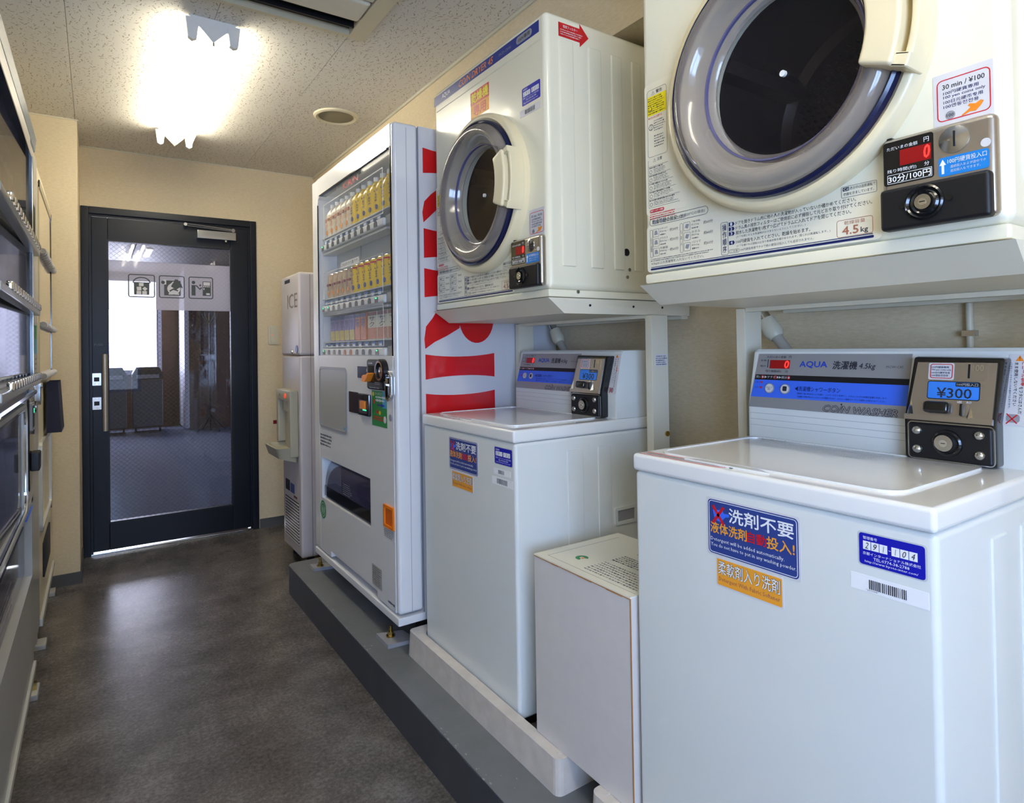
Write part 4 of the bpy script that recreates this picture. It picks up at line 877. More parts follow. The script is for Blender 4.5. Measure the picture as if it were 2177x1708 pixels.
# ------------------------------------------------------------------ cardboard box between the washers (rests on the pan rims)
bx = thing('cardboard_box', 'white cardboard box wedged between the two washers with green leaf mark', 'box', (.906, 1.265, .2195), -PI / 2)
f = FRONT(); W_, H_, D_ = .336, .4405, .286
MB(f, 'card_white').box(0, W_, 0, H_ - .003, -D_, 0).obj('carton', bx)
s = MB(f, 'card_top'); s.box(-.0005, W_ + .0005, H_ - .003, H_, -D_ - .0005, .0008); s.obj('lid_flap', bx)
s = MB(f, 'card_brown')
for k in range(14):
    u = W_ * k / 14; s.box(u, u + W_ / 14 + .0001, H_ - .005 - .0015 * rnd.random(), H_ - .003, -.001, .0012)
s.box(W_ - .0012, W_ + .001, 0, H_ - .004, -.001, .001); s.obj('worn_edge', bx, 'brown worn edge')
s = MB(TOP(H_), 'grey_print')
s.lathe(.095, .075, [(.006, .0004), (.016, .0004)], 'green_sticker', 20, a0=.4, a1=5.2); s.cyl(.098, .075, .004, 0, .0005, 'orange_print', 12)
s.fine(.15, .33, .03, .105, 7, .0004, 'grey_print', .45, .15); s.fine(.15, .33, .12, .17, 5, .0004, 'dark_print', .5, .2); s.fine(.16, .30, .19, .205, 1, .0004, 'dark_print', .5)
s.box(.03, .031, .02, .26, 0, .0003, 'light_grey'); s.box(.03, .33, .02, .021, 0, .0003, 'light_grey'); s.obj('lid_print', bx, 'printed text and green leaf mark')

# ------------------------------------------------------------------ taps and hoses
def tap(name, y, lab):
    t = thing(name, lab, 'tap', (XB, y, 1.25)); t.scale = (1.3, 1.3, 1.3)
    s = MB(None, 'chrome'); s.tube([(0, 0, .07), (-.03, 0, .07), (-.05, 0, .05), (-.055, -.02, .02), (-.055, -.04, -.01)], .012, n=12); s.tube([(-.03, 0, .07), (-.03, 0, .10)], .008); s.tube([(-.045, .03, .105), (-.015, -.03, .105)], .006); s.obj('spout', t)
    MB(SIDE(0), 'chrome').lathe(0, .07, [(.028, 0), (.026, -.006), (.014, -.010)], n=20).obj('wall_flange', t)
    s = MB(None, 'switch_plastic'); s.tube([(-.055, -.038, -.008), (-.055, -.055, -.035), (-.055, -.062, -.045)], [.017, .020, .014], n=14); s.obj('hose_coupling', t)
    s = MB(None, 'hose_grey'); s.tube([(-.055, -.058, -.04), (-.055, -.09, -.08), (-.055, -.115, -.14), (-.055, -.12, -.24)], .011, n=12); s.obj('hose', t)
tap('water_tap', 1.965, 'chrome wall tap with supply hose above the far washer'); tap('water_tap', 1.045, 'wall tap with pale hose coupling above the nearest washer')

cd_ = thing('wall_conduit', 'thin beige vertical pipe on the wall behind the nearest washer', 'pipe', (XB - .012, .552, .136))
MB(mt='switch_plastic').tube([(0, 0, 0), (0, 0, 1.958)], .007, n=10).obj('pipe', cd_)
for z in (.5, 1.05, 1.6): MB(mt='steel').box(-.010, .012, -.012, .012, z, z + .012).obj('pipe_clip', cd_)

# ------------------------------------------------------------------ drinks vending machine
vm = thing('drinks_vending_machine', 'white drinks vending machine with red letters on its side and lit samples', 'vending machine', (.852, 2.950, .136), -PI / 2)
f = FRONT(-.136); W_ = .965
b_ = MB(f, 'vend_side'); b_.box(.004, W_ - .004, .226, 1.966, -.70, -.094, bev=.003); b_.obj('cabinet', vm)
# front door: slabs around the display and chute openings
d = MB(f, 'vend_white'); wx0, wx1, wy0, wy1 = .080, .935, 1.153, 1.886; DD = -.093
def slab(u0, u1, v0, v1, w0=DD, w1=-.0004): d.box(u0, u1, v0, v1, w0, w1)
d.box(0, .081, .264, 1.966, DD, 0, bev=.006, seg=3); d.box(wx1, W_, .264, 1.966, DD, 0, bev=.012, seg=4)
q0, q1 = .0808, wx1; slab(q0, q1, wy1, 1.965); slab(q0, q1, .690, wy0); slab(q0, q1, .290, .505); slab(q0, .225, .2645, .290); slab(.765, q1, .2645, .290); d.box(.225, .765, .2645, .290, -.06, -.022, 'vend_side'); slab(.708, q1, .505, .690); slab(q0, .104, .505, .690)
d.poly([(wx0, wy1), (wx0, wy1 - .05), (wx0 + .012, wy1 - .016), (wx0 + .045, wy1)], DD, -.0006); d.obj('door', vm)
s = MB(SIDE(W_ - .0006, -.136), 'light_grey'); s.box(.0475, .0490, .27, 1.95, 0, .001); s.box(.0925, .0955, .24, 1.96, -.003, .0002); s.obj('door_seam', vm)
g = MB(f, 'black_gloss'); g.box(wx0 + .001, wx0 + .004, wy0, wy1 - .04, -.004, .0005); g.box(wx0 + .03, wx1 - .03, wy1 - .004, wy1 + .001, -.03, .0008); g.box(wx1 - .003, wx1 - .0005, wy0, wy1, -.03, .0003); g.obj('window_seal', vm)
MB(f, 'pane_glass').box(wx0 + .001, wx1 - .001, wy0 + .001, wy1 - .001, -.008, -.005).obj('display_glass', vm)
h_ = MB(f, 'vend_inner'); h_.box(wx0, wx1, wy0, wy1, DD - .0003, DD + .003); h_.box(.40, .402, wy0, wy1, DD + .003, DD + .005, 'grey_print')
h_.obj('display_back', vm)
s = MB(f, 'red_letter'); s.text('KIRIN', .415, .594, 1.848, 1.872, -.0092, 'red_letter', bold=.05); s.obj('brand_lettering', vm)
rows = ((1.628, 1.658, 1.692), (1.346, 1.378, 1.412), (1.151, 1.184, 1.216))
for r, (z0, z1, zs) in enumerate(rows):
    sh = MB(f, 'strip_white'); sh.box(wx0 + .004, wx1 - .004, zs - .006, zs - .002, DD + .003, -.020, 'vend_inner'); sh.box(wx0 + .006, wx1 - .09, z0 - .014, z0 - .006, -.075, -.022, 'vend_inner'); sh.obj('display_shelf', vm)
    st = MB(f, 'strip_white'); st.box(.086, .835, z0, z1, -.030, -.012, bev=.008, seg=3); rail = st.obj('button_rail', vm)
    MB(f, 'light_grey').box(.840, .905, z0 + .002, z1 + .004, -.05, -.022).obj('rail_end', vm)
    for k in range(10):
        u = .122 + .0715 * k; m_ = ('button_brown', 'button_brown', 'button_brown')[r]
        if r == 0: m_ = 'dark_print'
        if r == 2 and k in (4, 5): m_ = 'brown_print'
        zc = (z0 + z1) / 2; bt = MB(f, m_); ap = [(u - .014, zc - .011), (u + .014, zc - .011)] + [(u + .014 * math.cos(math.radians(a)), zc + .011 * math.sin(math.radians(a))) for a in range(0, 181, 30)]
        bt.poly(ap, -.013, -.0095)
        if (r, k) in ((0, 0), (1, 0), (1, 9), (2, 0), (2, 9), (1, 1)): bt.rr(u - .007, u + .007, zc + .002, zc + .008, -.0095, -.0090, .003, 'led_green')
        bt.obj('select_button', rail)
        pc = MB(f, 'price_card'); pc.rr(u - .020, u + .020, z1 + .003, z1 + .024, -.026, -.025, .002, 'price_card'); pc.rr(u - .013, u + .013, z1 + .005, z1 + .015, -.025, -.0246, .001, 'white_print'); pc.obj('price_card', rail)
for (u0, u1, v0, v1) in ((.121, .826, 1.672, 1.842), (.108, .816, 1.385, 1.530), (.088, .817, 1.188, 1.345)):
    fr_ = MB(f, 'white_print'); fr_.frame(u0, u1, v0, v1, .0042, -.018, -.0172, .002)
    for k in range(60): u = u0 + .006 + (u1 - u0 - .012) * k / 60; fr_.box(u, u + .005, v1 - .0030, v1 - .0014, -.0172, -.0168, 'grey_print'); fr_.box(u, u + .005, v0 + .0014, v0 + .0030, -.0172, -.0168, 'grey_print')
    fr_.obj('display_outline', vm)
s = MB(f, 'white_print'); s.box(.355, .575, 1.522, 1.548, -.0160, -.0155); s.text('これはおさけ(酒)です。', .360, .570, 1.527, 1.543, -.0152, 'dark_print', bold=.01, res=1); s.obj('notice_card', vm, 'white notice card inside the display')
# lower door furniture
s = MB(f, 'vend_inner'); s.frame(.085, .462, .828, 1.103, .010, -.001, .003, .03, 'light_grey', n=8); s.obj('advert_frame', vm); s = MB(f, 'left_silver'); s.rr(.093, .454, .836, 1.095, -.001, .0012, .024, n=8); s.rr(.105, .12, .845, .85, .0012, .0015, .002, 'teal_sticker'); s.rr(.42, .44, .845, .855, .0012, .0015, .002, 'teal_sticker'); s.obj('advert_panel', vm)
s = MB(f, 'black_gloss'); s.rr(.588, .722, 1.067, 1.112, -.001, .001, .002, 'navy'); s.cyl(.695, 1.098, .008, .001, .0014, 'yellow_print', 14); s.obj('amount_display', vm)
s = MB(f, 'black_matt'); s.box(.714, .878, 1.030, 1.140, -.001, .012, bev=.008, seg=3); s.fine(.735, .79, 1.122, 1.130, 1, .0125, 'pale_print'); s.box(.735, .79, 1.055, 1.118, .012, .0124, 'black_gloss'); s.fine(.80, .86, 1.048, 1.060, 2, .0125, 'light_grey'); s.fine(.745, .86, 1.034, 1.040, 1, .0125, 'pale_print'); cu_ = s.obj('coin_unit', vm)
s = MB(f, 'orange_print'); s.poly([(.728, 1.058), (.728, 1.078), (.745, 1.084), (.765, 1.084), (.788, 1.092), (.792, 1.088), (.772, 1.070), (.755, 1.058)], .012, .036); s.obj('return_lever', cu_, 'orange return lever')
s = MB(f, 'black_matt'); s.lathe(.858, 1.100, [(.042, .0), (.042, .018), (.038, .021), (.031, .021), (.029, .014), (0, .012)], n=32); s.lathe(.858, 1.100, [(.034, .0212), (.030, .0216)], 'brown_print', n=32); s.lathe(.862, 1.096, [(.018, .0125), (.018, .017), (0, .019)], 'steel', n=24); s.obj('coin_inlet', cu_)
s = MB(f, 'chrome'); s.frame(.890, .938, .995, 1.102, .007, -.001, .012, .024, n=8); s.rr(.896, .932, 1.001, 1.096, 0, .004, .018, 'black_gloss', n=8); s.cyl(.914, 1.066, .011, .004, .014, 'chrome', 18); s.box(.906, .922, 1.010, 1.048, .004, .012, 'black_gloss', bev=.003); s.obj('lock_handle', vm, 'chrome rimmed lock handle')
MB(f, 'light_grey').cyl(.914, .937, .012, 0, .003, n=18).obj('lock_cap', vm)
MB(f, 'black_gloss').rr(.490, .594, .926, 1.009, -.001, .003, .004).obj('card_reader', vm)
s = MB(f, 'black_gloss'); s.box(.612, .731, .924, 1.009, -.001, .012, bev=.006, seg=2); s.box(.63, .715, .935, .985, .012, .0125, 'dark_print'); s.box(.660, .705, .952, .982, .0125, .020, 'orange_print'); s.box(.675, .71, .946, .950, .0125, .014, 'led_green'); s.obj('bill_inlet', vm)
s = MB(f, 'green_sticker'); s.box(.738, .880, .896, 1.026, 0, .0006); s.box(.840, .880, .965, 1.026, .0006, .0008, 'teal_sticker'); s.fine(.775, .868, .985, 1.008, 2, .0011, 'white_print', .9, .1); s.fine(.79, .86, .968, .980, 1, .0011, 'label_blue', .9, .1); s.fine(.75, .86, .916, .934, 2, .0011, 'red_print', .9, .1); s.cyl(.752, 1.012, .008, .0006, .001, 'yellow_print', 14).cyl(.758, .985, .008, .0006, .001, 'red_print', 12).cyl(.79, .948, .008, .0006, .001, 'red_print', 12).cyl(.815, .946, .008, .0006, .001, 'juice_yellow', 12).lathe(.862, .925, [(0, .001), (.013, .001)], 'pale_print', 16); s.text('ヒートポンプ', .772, .835, 1.010, 1.020, .0012, 'white_print', res=1); s.obj('green_sticker', vm, 'green heat pump sticker')
# delivery chute
s = MB(f, 'black_matt'); s.box(.104, .708, .505, .695, DD - .0003, DD + .004); s.obj('chute_back', vm)
s = MB(f, 'black_gloss'); s.poly([(.110, .515), (.702, .515), (.702, .560), (.110, .560)], -.06, -.010); s.obj('chute_lip', vm)
s = MB(f, 'dark_glass'); n_ = 10
pts = [(.112 + 0, .545 + .135 * math.sin(i / n_ * PI / 2), -.012 - .055 * (1 - math.cos(i / n_ * PI / 2))) for i in range(n_ + 1)]
vs_ = []; fs = []
for p_ in pts: vs_ += [p_, (.700, p_[1], p_[2])]
for i in range(n_): fs.append((2 * i, 2 * i + 1, 2 * i + 3, 2 * i + 2))
s.add(vs_, fs, 'smoke_flap', True)
fl = s.obj('chute_flap', vm, 'smoked flap'); s = MB(f, 'light_grey'); s.fine(.36, .47, .565, .615, 6, -.0105, 'light_grey', .4); s.obj('flap_print', fl)
s = MB(f, 'green_sticker'); s.lathe(.118, .452, [(.033, .0008), (.041, .0008)], n=32); s.lathe(.118, .452, [(.020, .0008), (.028, .0008)], n=32); s.box(.113, .123, .435, .469, 0, .0008); s.obj('recycle_mark', vm, 'round green mark')
s = MB(f, 'orange_pocket'); s.frame(.846, .934, .546, .626, .010, -.001, .006, .004); s.box(.854, .926, .554, .618, -.0, .0012, 'orange_deep'); s.obj('return_pocket', vm, 'orange coin return pocket')
s = MB(f, 'pale_print'); s.box(.836, .936, .506, .542, 0, .0005); s.fine(.840, .930, .509, .540, 5, .0008, 'grey_print'); s.obj('rating_label', vm)
s = MB(f, 'light_grey'); s.rr(.720, .815, .302, .378, 0, .0012, .002, 'left_silver'); s.fine(.725, .81, .306, .374, 9, .0015, 'dark_print', .4); s.obj('maker_plate', vm)
s = MB(f, 'grey_print'); s.fine(.088, .252, .742, .800, 4, .0004, 'grey_print', .7, .2); s.obj('door_print', vm); s = MB(f, 'dark_print'); s.fine(.868, .930, .280, .290, 1, .0004, 'dark_print', .9, .05); s.obj('door_print', vm)
k = MB(f, 'vend_white'); k.box(-.002, W_ + .002, .228, .256, -.10, .004, bev=.004); k.obj('kick_rail', vm)
for u in (.05, W_ - .06):
    for dd in (-.10, -.62): MB(FRONT(-.136), 'rubber').box(u - .025, u + .025, .1365, .228, dd - .05, dd).obj('foot', vm)
for (ux, dx, rot) in ((-.075, .020, 0), (.80, .010, 0)):
    br = MB(Matrix.Translation((ux, dx, 0)), 'light_grey')
    br.poly([(0, -.03), (.11 if ux > 0 else .075, -.03 if ux > 0 else -.03), (.12 if ux > 0 else .09, .07), (.03, .06)], .0005, .014); bo = br.obj('anchor_bracket', vm)
    bl_ = MB(Matrix.Translation((ux + .05, dx + .005, 0)), 'brass'); bl_.cyl(0, 0, .016, .014, .019, n=16).cyl(0, 0, .011, .019, .032, n=6).cyl(0, 0, .006, .032, .052, n=10); bl_.obj('anchor_bolt', bo)
# red letters down the side (letter tops point away from the aisle)
L0, L1_ = .113, .400; f_s = SIDE(W_ - .0045, -.136)
def stem(z0, z1, a0=L0, a1=L1_):
    c = .010; pts = []
    for i in range(9): t_ = i / 8; pts.append((a0 + (a1 - a0) * t_, z0 + c * (1 - abs(2 * t_ - 1) ** 2.2)))
    for i in range(9): t_ = 1 - i / 8; pts.append((a0 + (a1 - a0) * t_, z1 - c * (1 - abs(2 * t_ - 1) ** 2.2)))
    return pts
def letter(polys):
    s = MB(f_s, 'red_letter')
    for q in polys: s.poly(q, .001, .002)
    s.obj('brand_letter', vm, 'red letter')
def leg(z0): return [(L0 - .004, z0), (L0 - .006, z0 + .035), (L0, z0 + .075), (L0 + .02, z0 + .103), (L0 + .06, z0 + .125), (L0 + .06, z0 + .052)]
letter([stem(1.801, 1.891), [(L0, 1.625), (L0 - .004, 1.66), (L0 + .004, 1.700), (L0 + .03, 1.728), (.250, 1.812), (.290, 1.812), (.235, 1.742)], [(.240, 1.805), (.300, 1.805), (L1_, 1.742), (L1_, 1.645), (.300, 1.70), (.22, 1.76)]])
letter([stem(1.499, 1.604)])
bowl = [(.250 + .072 * 1.05 * math.cos(math.radians(a)) + .075, 1.279 - .075 * math.sin(math.radians(a))) for a in range(0, 181, 12)]
bowl = [(.325 + .074 * math.cos(math.radians(a)), 1.285 - .090 * math.sin(math.radians(a))) for a in range(0, 181, 12)] + [(.251, 1.37), (.399, 1.37)]
letter([stem(1.359, 1.462), bowl, [(L0, 1.176), (L0 - .003, 1.21), (L0 + .004, 1.255), (L0 + .03, 1.285), (.10 + .06, 1.31), (.215, 1.37), (.27, 1.37), (.252, 1.250), (.20, 1.222), (.15, 1.20)]])
letter([stem(1.067, 1.156)])
letter([stem(.930, 1.017), [(L1_, .935), (L1_, .900), (L0, .790), (L0, .835)], stem(.72, .80)])

# ------------------------------------------------------------------ samples in the display: each its own thing
def sample(kind, u, z, W):
    x = .852 + .052; y = 2.950 - u
    return (x, y, z)
def bottle(h, r, body, label, cap):
    b_ = MB(TOP(0)); b_.lathe(0, 0, [(0, 0), (r * .9, 0), (r, .006), (r, h * .16)], body, 16); b_.lathe(0, 0, [(r * 1.01, h * .16), (r * 1.01, h * .62)], label, 16); b_.lathe(0, 0, [(r, h * .62), (r * .96, h * .70), (r * .5, h * .84), (r * .36, h * .88), (r * .36, h * .90)], body, 16); return b_
def can(h, r, body):
    b_ = MB(TOP(0)); b_.lathe(0, 0, [(0, 0), (r * .8, 0), (r, .008), (r, h - .012), (r * .86, h - .003)], body, 16); return b_
def make_yellow_bottle():
    t = thing('drink_bottle', 'tall yellow drink bottle in the top row of the vending display', 'bottle', (0, 0, 0), -PI / 2, 'yellow bottles in the top display row'); h, r = .150, .029
    bottle(h, r, 'juice_yellow', 'juice_yellow', 'cap_white').obj('bottle_body', t); MB(TOP(0), 'cap_white').cyl(0, 0, r * .42, h * .89, h, n=12).obj('cap', t)
    s = MB(FRONT(0)); s.text('こし\n生', -.020, .018, h * .30, h * .72, r + .002, 'dark_print', bold=.02); s.cyl(.002, .022, .010, r, r + .0025, 'sign_blue', 12); s.obj('label_print', t); return t
def make_pale_bottle():
    t = thing('drink_bottle', 'pale orange-printed drink bottle with white cap in the top row of the vending display', 'bottle', (0, 0, 0), -PI / 2, 'pale bottles in the top display row'); h, r = .150, .029
    bottle(h, r, 'bottle_pale', 'bottle_pale', 'cap_white').obj('bottle_body', t); MB(TOP(0), 'cap_white').cyl(0, 0, r * .42, h * .89, h, n=12).obj('cap', t)
    s = MB(FRONT(0)); s.box(-.022, .022, .072, .084, r - .006, r + .001, 'brown_print'); s.cyl(0, .020, .011, r, r + .0015, 'juice_orange', 12); s.fine(-.018, .018, .040, .066, 3, r + .0012, 'orange_print'); s.obj('label_print', t); return t
def make_tan_can():
    t = thing('drink_can', 'small tan drink can in the middle row of the vending display', 'can', (0, 0, 0), -PI / 2, 'tan cans in the middle display row'); h, r = .112, .026
    can(h, r, 'can_tan').obj('can_body', t); MB(TOP(0), 'steel').lathe(0, 0, [(r * .86, h - .003), (r * .8, h), (r * .7, h - .003), (0, h - .003)], n=16).obj('lid', t)
    s = MB(FRONT(0)); s.box(-.020, .020, .056, .066, r - .005, r + .001, 'red_pack'); s.cyl(0, .022, .010, r, r + .0015, 'juice_orange', 12); s.fine(-.014, .014, .034, .052, 3, r + .0012, 'brown_print'); s.obj('label_print', t); return t
def make_yellow_can():
    t = thing('drink_can', 'yellow and red drink can in the middle row of the vending display', 'can', (0, 0, 0), -PI / 2, 'yellow cans in the middle display row'); h, r = .116, .030
    b_ = can(h, r, 'juice_yellow'); b_.lathe(0, 0, [(r + .0006, h * .84), (r + .0006, h - .012)], 'red_print', 16); b_.obj('can_body', t); MB(TOP(0), 'steel').lathe(0, 0, [(r * .86, h - .003), (r * .8, h), (r * .7, h - .003), (0, h - .003)], n=16).obj('lid', t)
    s = MB(FRONT(0)); s.text('こし\n生', -.020, .016, h * .34, h * .80, r + .002, 'dark_print', bold=.02); s.cyl(.006, .020, .010, r, r + .0025, 'sign_blue', 12); s.obj('label_print', t); return t
def make_pack(name, lab, grp, w_, h, base, txt, txtm, low):
    t = thing(name, lab, 'pack', (0, 0, 0), -PI / 2, grp); f = FRONT(0)
    b_ = MB(f, base); b_.box(-w_ / 2, w_ / 2, 0, h, -.018, .010, bev=.003, seg=1); b_.obj('carton', t)
    s = MB(f, low); s.box(-w_ / 2 + .002, w_ / 2 - .002, .004, h * .42, .010, .0106); s.box(-w_ / 2 + .002, w_ / 2 - .002, h * .85, h - .003, .010, .0106, txtm if txtm != 'black_matt' else 'red_pack')
    s.text(txt, -w_ * .3, w_ * .3, h * .46, h * .82, .0111, txtm, bold=.01); s.obj('carton_print', t); return t
Z1, Z2, Z3 = 1.6905, 1.4105, 1.2145
ORD = ('leftmost', 'second from left', 'third from left', 'fourth from left', 'fifth from left', 'sixth from left', 'seventh from left')
def place(proto, spots, what, where):
    for i, (u, z) in enumerate(spots):
        o = proto if i == 0 else copy_tree(proto); o.location = (.852 + .052, 2.950 - u, z)
        o['label'] = what + ', ' + (ORD[i] if i < len(spots) - 1 or i == 0 else 'rightmost') + ' ' + where
place(make_pale_bottle(), [(.150 + .0665 * k, Z1) for k in range(5)], 'pale orange-printed bottle', 'of five in the top display row')
place(make_yellow_bottle(), [(.150 + .0665 * k, Z1) for k in range(5, 12)], 'yellow drink bottle', 'of seven in the top display row')
place(make_tan_can(), [(.150 + .0665 * k, Z2) for k in range(5)], 'tan drink can', 'of five in the middle display row')
place(make_yellow_can(), [(.150 + .0665 * k, Z2) for k in range(5, 12)], 'yellow and red can', 'of seven in the middle display row')
place(make_pack('snack_pack', 'lilac printed snack pack in the bottom row of the vending display', 'lilac packs in the bottom display row', .060, .112, 'purple_pack', '柚\n子', 'sign_blue', 'yellow_soft'), [(.155 + .064 * k, Z3) for k in range(5)], 'lilac snack pack', 'of five in the bottom display row')
place(make_pack('snack_pack', 'orange and blue snack pack in the bottom row of the vending display', 'orange packs in the bottom display row', .062, .112, 'orange_pack', '味', 'sign_blue', 'orange_pack'), [(.478 + .066 * k, Z3) for k in range(2)], 'orange snack pack', 'of two in the bottom display row')
place(make_pack('snack_pack', 'red-topped cracker pack in the bottom row of the vending display', 'dark red packs in the bottom display row', .098, .112, 'card_top', 'サ\nク', 'black_matt', 'snack_tan'), [(.640 + .104 * k, Z3) for k in range(3)], 'red-topped cracker pack', 'of three in the bottom display row')

# ------------------------------------------------------------------ ice dispenser
im = thing('ice_dispenser', 'narrow white ice dispenser with grey ICE lettering beyond the drinks vending machine', 'ice dispenser', (.90, 3.760, .0), -PI / 2); f = FRONT(0); W_ = .380
s = MB(f, 'ice_body'); s.box(0, W_, .065, 1.148, -.58, -.0, bev=.012, seg=3); s.obj('cabinet', im)
s = MB(f, 'ice_body'); s.box(0, W_, 1.150, 1.600, -.58, .002, bev=.014, seg=3); up_ = s.obj('upper_cover', im)
MB(SIDE(W_ - .001, 0), 'grey_print').box(.058, .060, .07, 1.59, 0, .0015).obj('side_seam', im)
s = MB(f, 'grey_letter'); s.text('ICE', .150, .358, 1.410, 1.490, .0028, 'grey_letter', bold=.0); s.obj('ice_lettering', up_, 'grey ICE lettering')
MB(f, 'dark_print').box(.095, .206, 1.557, 1.576, .002, .003).obj('name_tag', up_); MB(f, 'sign_blue').cyl(.340, 1.184, .021, .002, .006, n=24).obj('round_badge', up_, 'round dark blue badge'); MB(f, 'chrome').lathe(.242, 1.168, [(.011, .002), (.009, .007), (0, .008)], n=14).obj('lock', up_)
b_ = MB(f, 'ice_bay'); b_.box(.045, .085, .66, .962, 0, .045, bev=.008); b_.box(.295, .345, .60, .962, 0, .045, bev=.008); b_.box(.046, .344, .900, .962, 0, .046, bev=.008); b_.box(.08, .30, .64, .905, .0, .004)
bay = b_.obj('dispense_bay', im, 'beige dispensing bay')
tr_ = MB(f, 'ice_bay'); A = rrect(.045, .345, 0, .115, .03, 5); n = len(A)
vs_ = [(x, .655 - 0 * y, y) for x, y in A] + [(.195 + (x - .195) * .9, .655, .005 + (y - .005) * .88) for x, y in A] + [(.195 + (x - .195) * .8, .630, .005 + (y - .005) * .7) for x, y in A] + [(.195 + (x - .195) * .93, .60 - .03 * (1 - y / .115), y * .85) for x, y in A]
fs = [tuple(range(2 * n, 3 * n)), tuple(range(3 * n, 4 * n))]
for a, b in ((0, 1), (1, 2), (3, 0)):
    for i in range(n): j = (i + 1) % n; fs.append((a * n + i, a * n + j, b * n + j, b * n + i))
tr_.add(vs_, fs, None, True); tr_.obj('drip_tray', im, 'protruding drip tray')
MB(f, 'led_orange').cyl(.262, .930, .013, .045, .052, n=16).obj('push_button', bay, 'orange-red button'); MB(f, 'grey_print').cyl(.13, .930, .007, .045, .047, n=12).obj('pilot_lamp', bay)
MB(f, 'ice_bay').box(.16, .24, .84, .900, .004, .035, bev=.006).obj('chute', bay)
s = MB(f, 'black_matt'); s.box(.058, .150, .385, .446, 0, .0008); s.box(.165, .245, .385, .437, 0, .0008, 'sign_blue'); s.box(.235, .300, .366, .378, 0, .0008, 'red_pack'); s.obj('label', im, 'small dark labels')
s = MB(f, 'grille_dark'); s.box(.05, .335, .120, .350, -.002, .0006); gr = s.obj('grille_recess', im)
for k in range(14):
    z = .124 + .0163 * k; s = MB(f, 'ice_body'); s.box(.048, .337, z, z + .0095, .0006, .005, bev=.0015, seg=1); s.obj('louver', im)
for u in (.05, W_ - .05):
    for dd in (-.06, -.52): MB(Matrix.Translation((u, -dd, 0)), 'rubber').cyl(0, 0, .020, 0, .066, n=14).obj('foot', im)
MB(Matrix.Translation((.0, 0, 0)) @ F, 'red_pack').box(0, .06, 0, .02, 0, .004)
wt = thing('wall_tag', 'small dark brown strip on the wall beside the ice dispenser', 'label', (.985, YD, .685)); MB(F, 'red_pack').box(0, .075, 0, .024, 0, .004).obj('tag_plate', wt)

# ------------------------------------------------------------------ machines on the left
lm = thing('drinks_vending_machine', 'silver grey vending machine at the left edge with glossy windows and chrome buttons', 'vending machine', (-.186, 1.70, 0), PI / 2); f = FRONT(0); W_ = 1.30
def Y(y): return y - 1.70
s = MB(f, 'left_silver'); s.box(0, W_, .10, 1.90, -.62, -.07, bev=.01); s.obj('cabinet', lm)
s = MB(f, 'left_silver'); a0, a1 = Y(2.705), W_
s.box(0, Y(2.70), 1.865, 1.935, -.07, 0, bev=.006); s.box(a0 - .006, a1, .13, 1.935, -.072, -.001, bev=.02, seg=4); s.box(0, a0, .675, .695, -.07, 0); s.box(0, a0, 1.03, 1.10, -.07, -.001); s.box(Y(2.40), a0, .69, 1.05, -.07, -.0005); s.box(0, Y(2.67), .13, .43, -.07, 0); s.box(Y(2.66), a0, .13, .69, -.07, 0)
s.obj('door', lm)
hd_ = MB(f, 'header_art'); prof = [(1.935, 0), (1.98, .004), (2.02, -.012), (2.045, -.05), (2.05, -.10), (1.935, -.10)]; vs_ = [(0, z, w_) for z, w_ in prof] + [(a1 - .10, z, w_) for z, w_ in prof] + [(a1, min(z, 1.975), w_ - .03) for z, w_ in prof]; n = len(prof)
fs = [tuple(range(n)), tuple(range(2 * n, 3 * n))[::-1]] + [(k * n + i, (k + 1) * n + i, (k + 1) * n + (i + 1) % n, k * n + (i + 1) % n) for k in (0, 1) for i in range(n)]
hd_.add(vs_, fs, None, False); hd_.obj('header_sign', lm, 'blue grey printed header')
s = MB(f, 'black_gloss'); s.box(Y(2.692), Y(2.698), 1.10, 1.862, -.05, .004); s.box(0, Y(2.695), 1.858, 1.866, -.05, .004); s.obj('window_seal', lm)
MB(f, 'chrome').box(Y(2.700), Y(2.712), 1.10, 1.868, -.01, .006, bev=.002).obj('window_trim', lm)
g = MB(f, 'window_glass_left'); ya, yb = 0, Y(2.692); g.add([(ya, 1.10, -.029), (yb, 1.10, -.004), (yb, 1.858, -.004), (ya, 1.858, -.029), (ya, 1.10, -.033), (yb, 1.10, -.008), (yb, 1.858, -.008), (ya, 1.858, -.033)], [(0, 1, 2, 3), (7, 6, 5, 4), (0, 4, 5, 1), (3, 2, 6, 7), (0, 3, 7, 4), (1, 5, 6, 2)]); g.obj('display_glass', lm)
s = MB(f, 'grey_print'); s.box(0, Y(2.70), 1.10, 1.865, -.0705, -.066, 'light_grey'); s.obj('display_back', lm)
for r, z in enumerate((1.550, 1.336, 1.094)):
    s = MB(f, 'left_silver'); s.box(.0, Y(2.79), z - .020, z + .002, -.008, .019, bev=.004); rl = s.obj('button_rail', lm)
    MB(f, 'vend_inner').box(0, Y(2.69), z + .02, z + .024, -.066, -.014).obj('display_shelf', lm)
    for k in range(14):
        y = 2.76 - .066 * k; q = MB(f, 'chrome'); q.box(Y(y) - .018, Y(y) + .012, z - .004, z + .020, .008, .024, bev=.005, seg=2); q.obj('select_button', rl)
s = MB(f, 'chrome'); s.tube([(0, 1.045, .006), (Y(2.68), 1.050, .006)], .010, n=8); s.obj('chrome_bar', lm)
s = MB(f, 'window_glass_left'); ya, yb = 0, Y(2.40); s.add([(ya, .695, -.024), (yb, .695, -.006), (yb, 1.03, -.006), (ya, 1.03, -.024), (ya, .695, -.028), (yb, .695, -.010), (yb, 1.03, -.010), (ya, 1.03, -.028)], [(0, 1, 2, 3), (7, 6, 5, 4), (0, 4, 5, 1), (3, 2, 6, 7), (0, 3, 7, 4), (1, 5, 6, 2)]); s.obj('lower_window', lm)
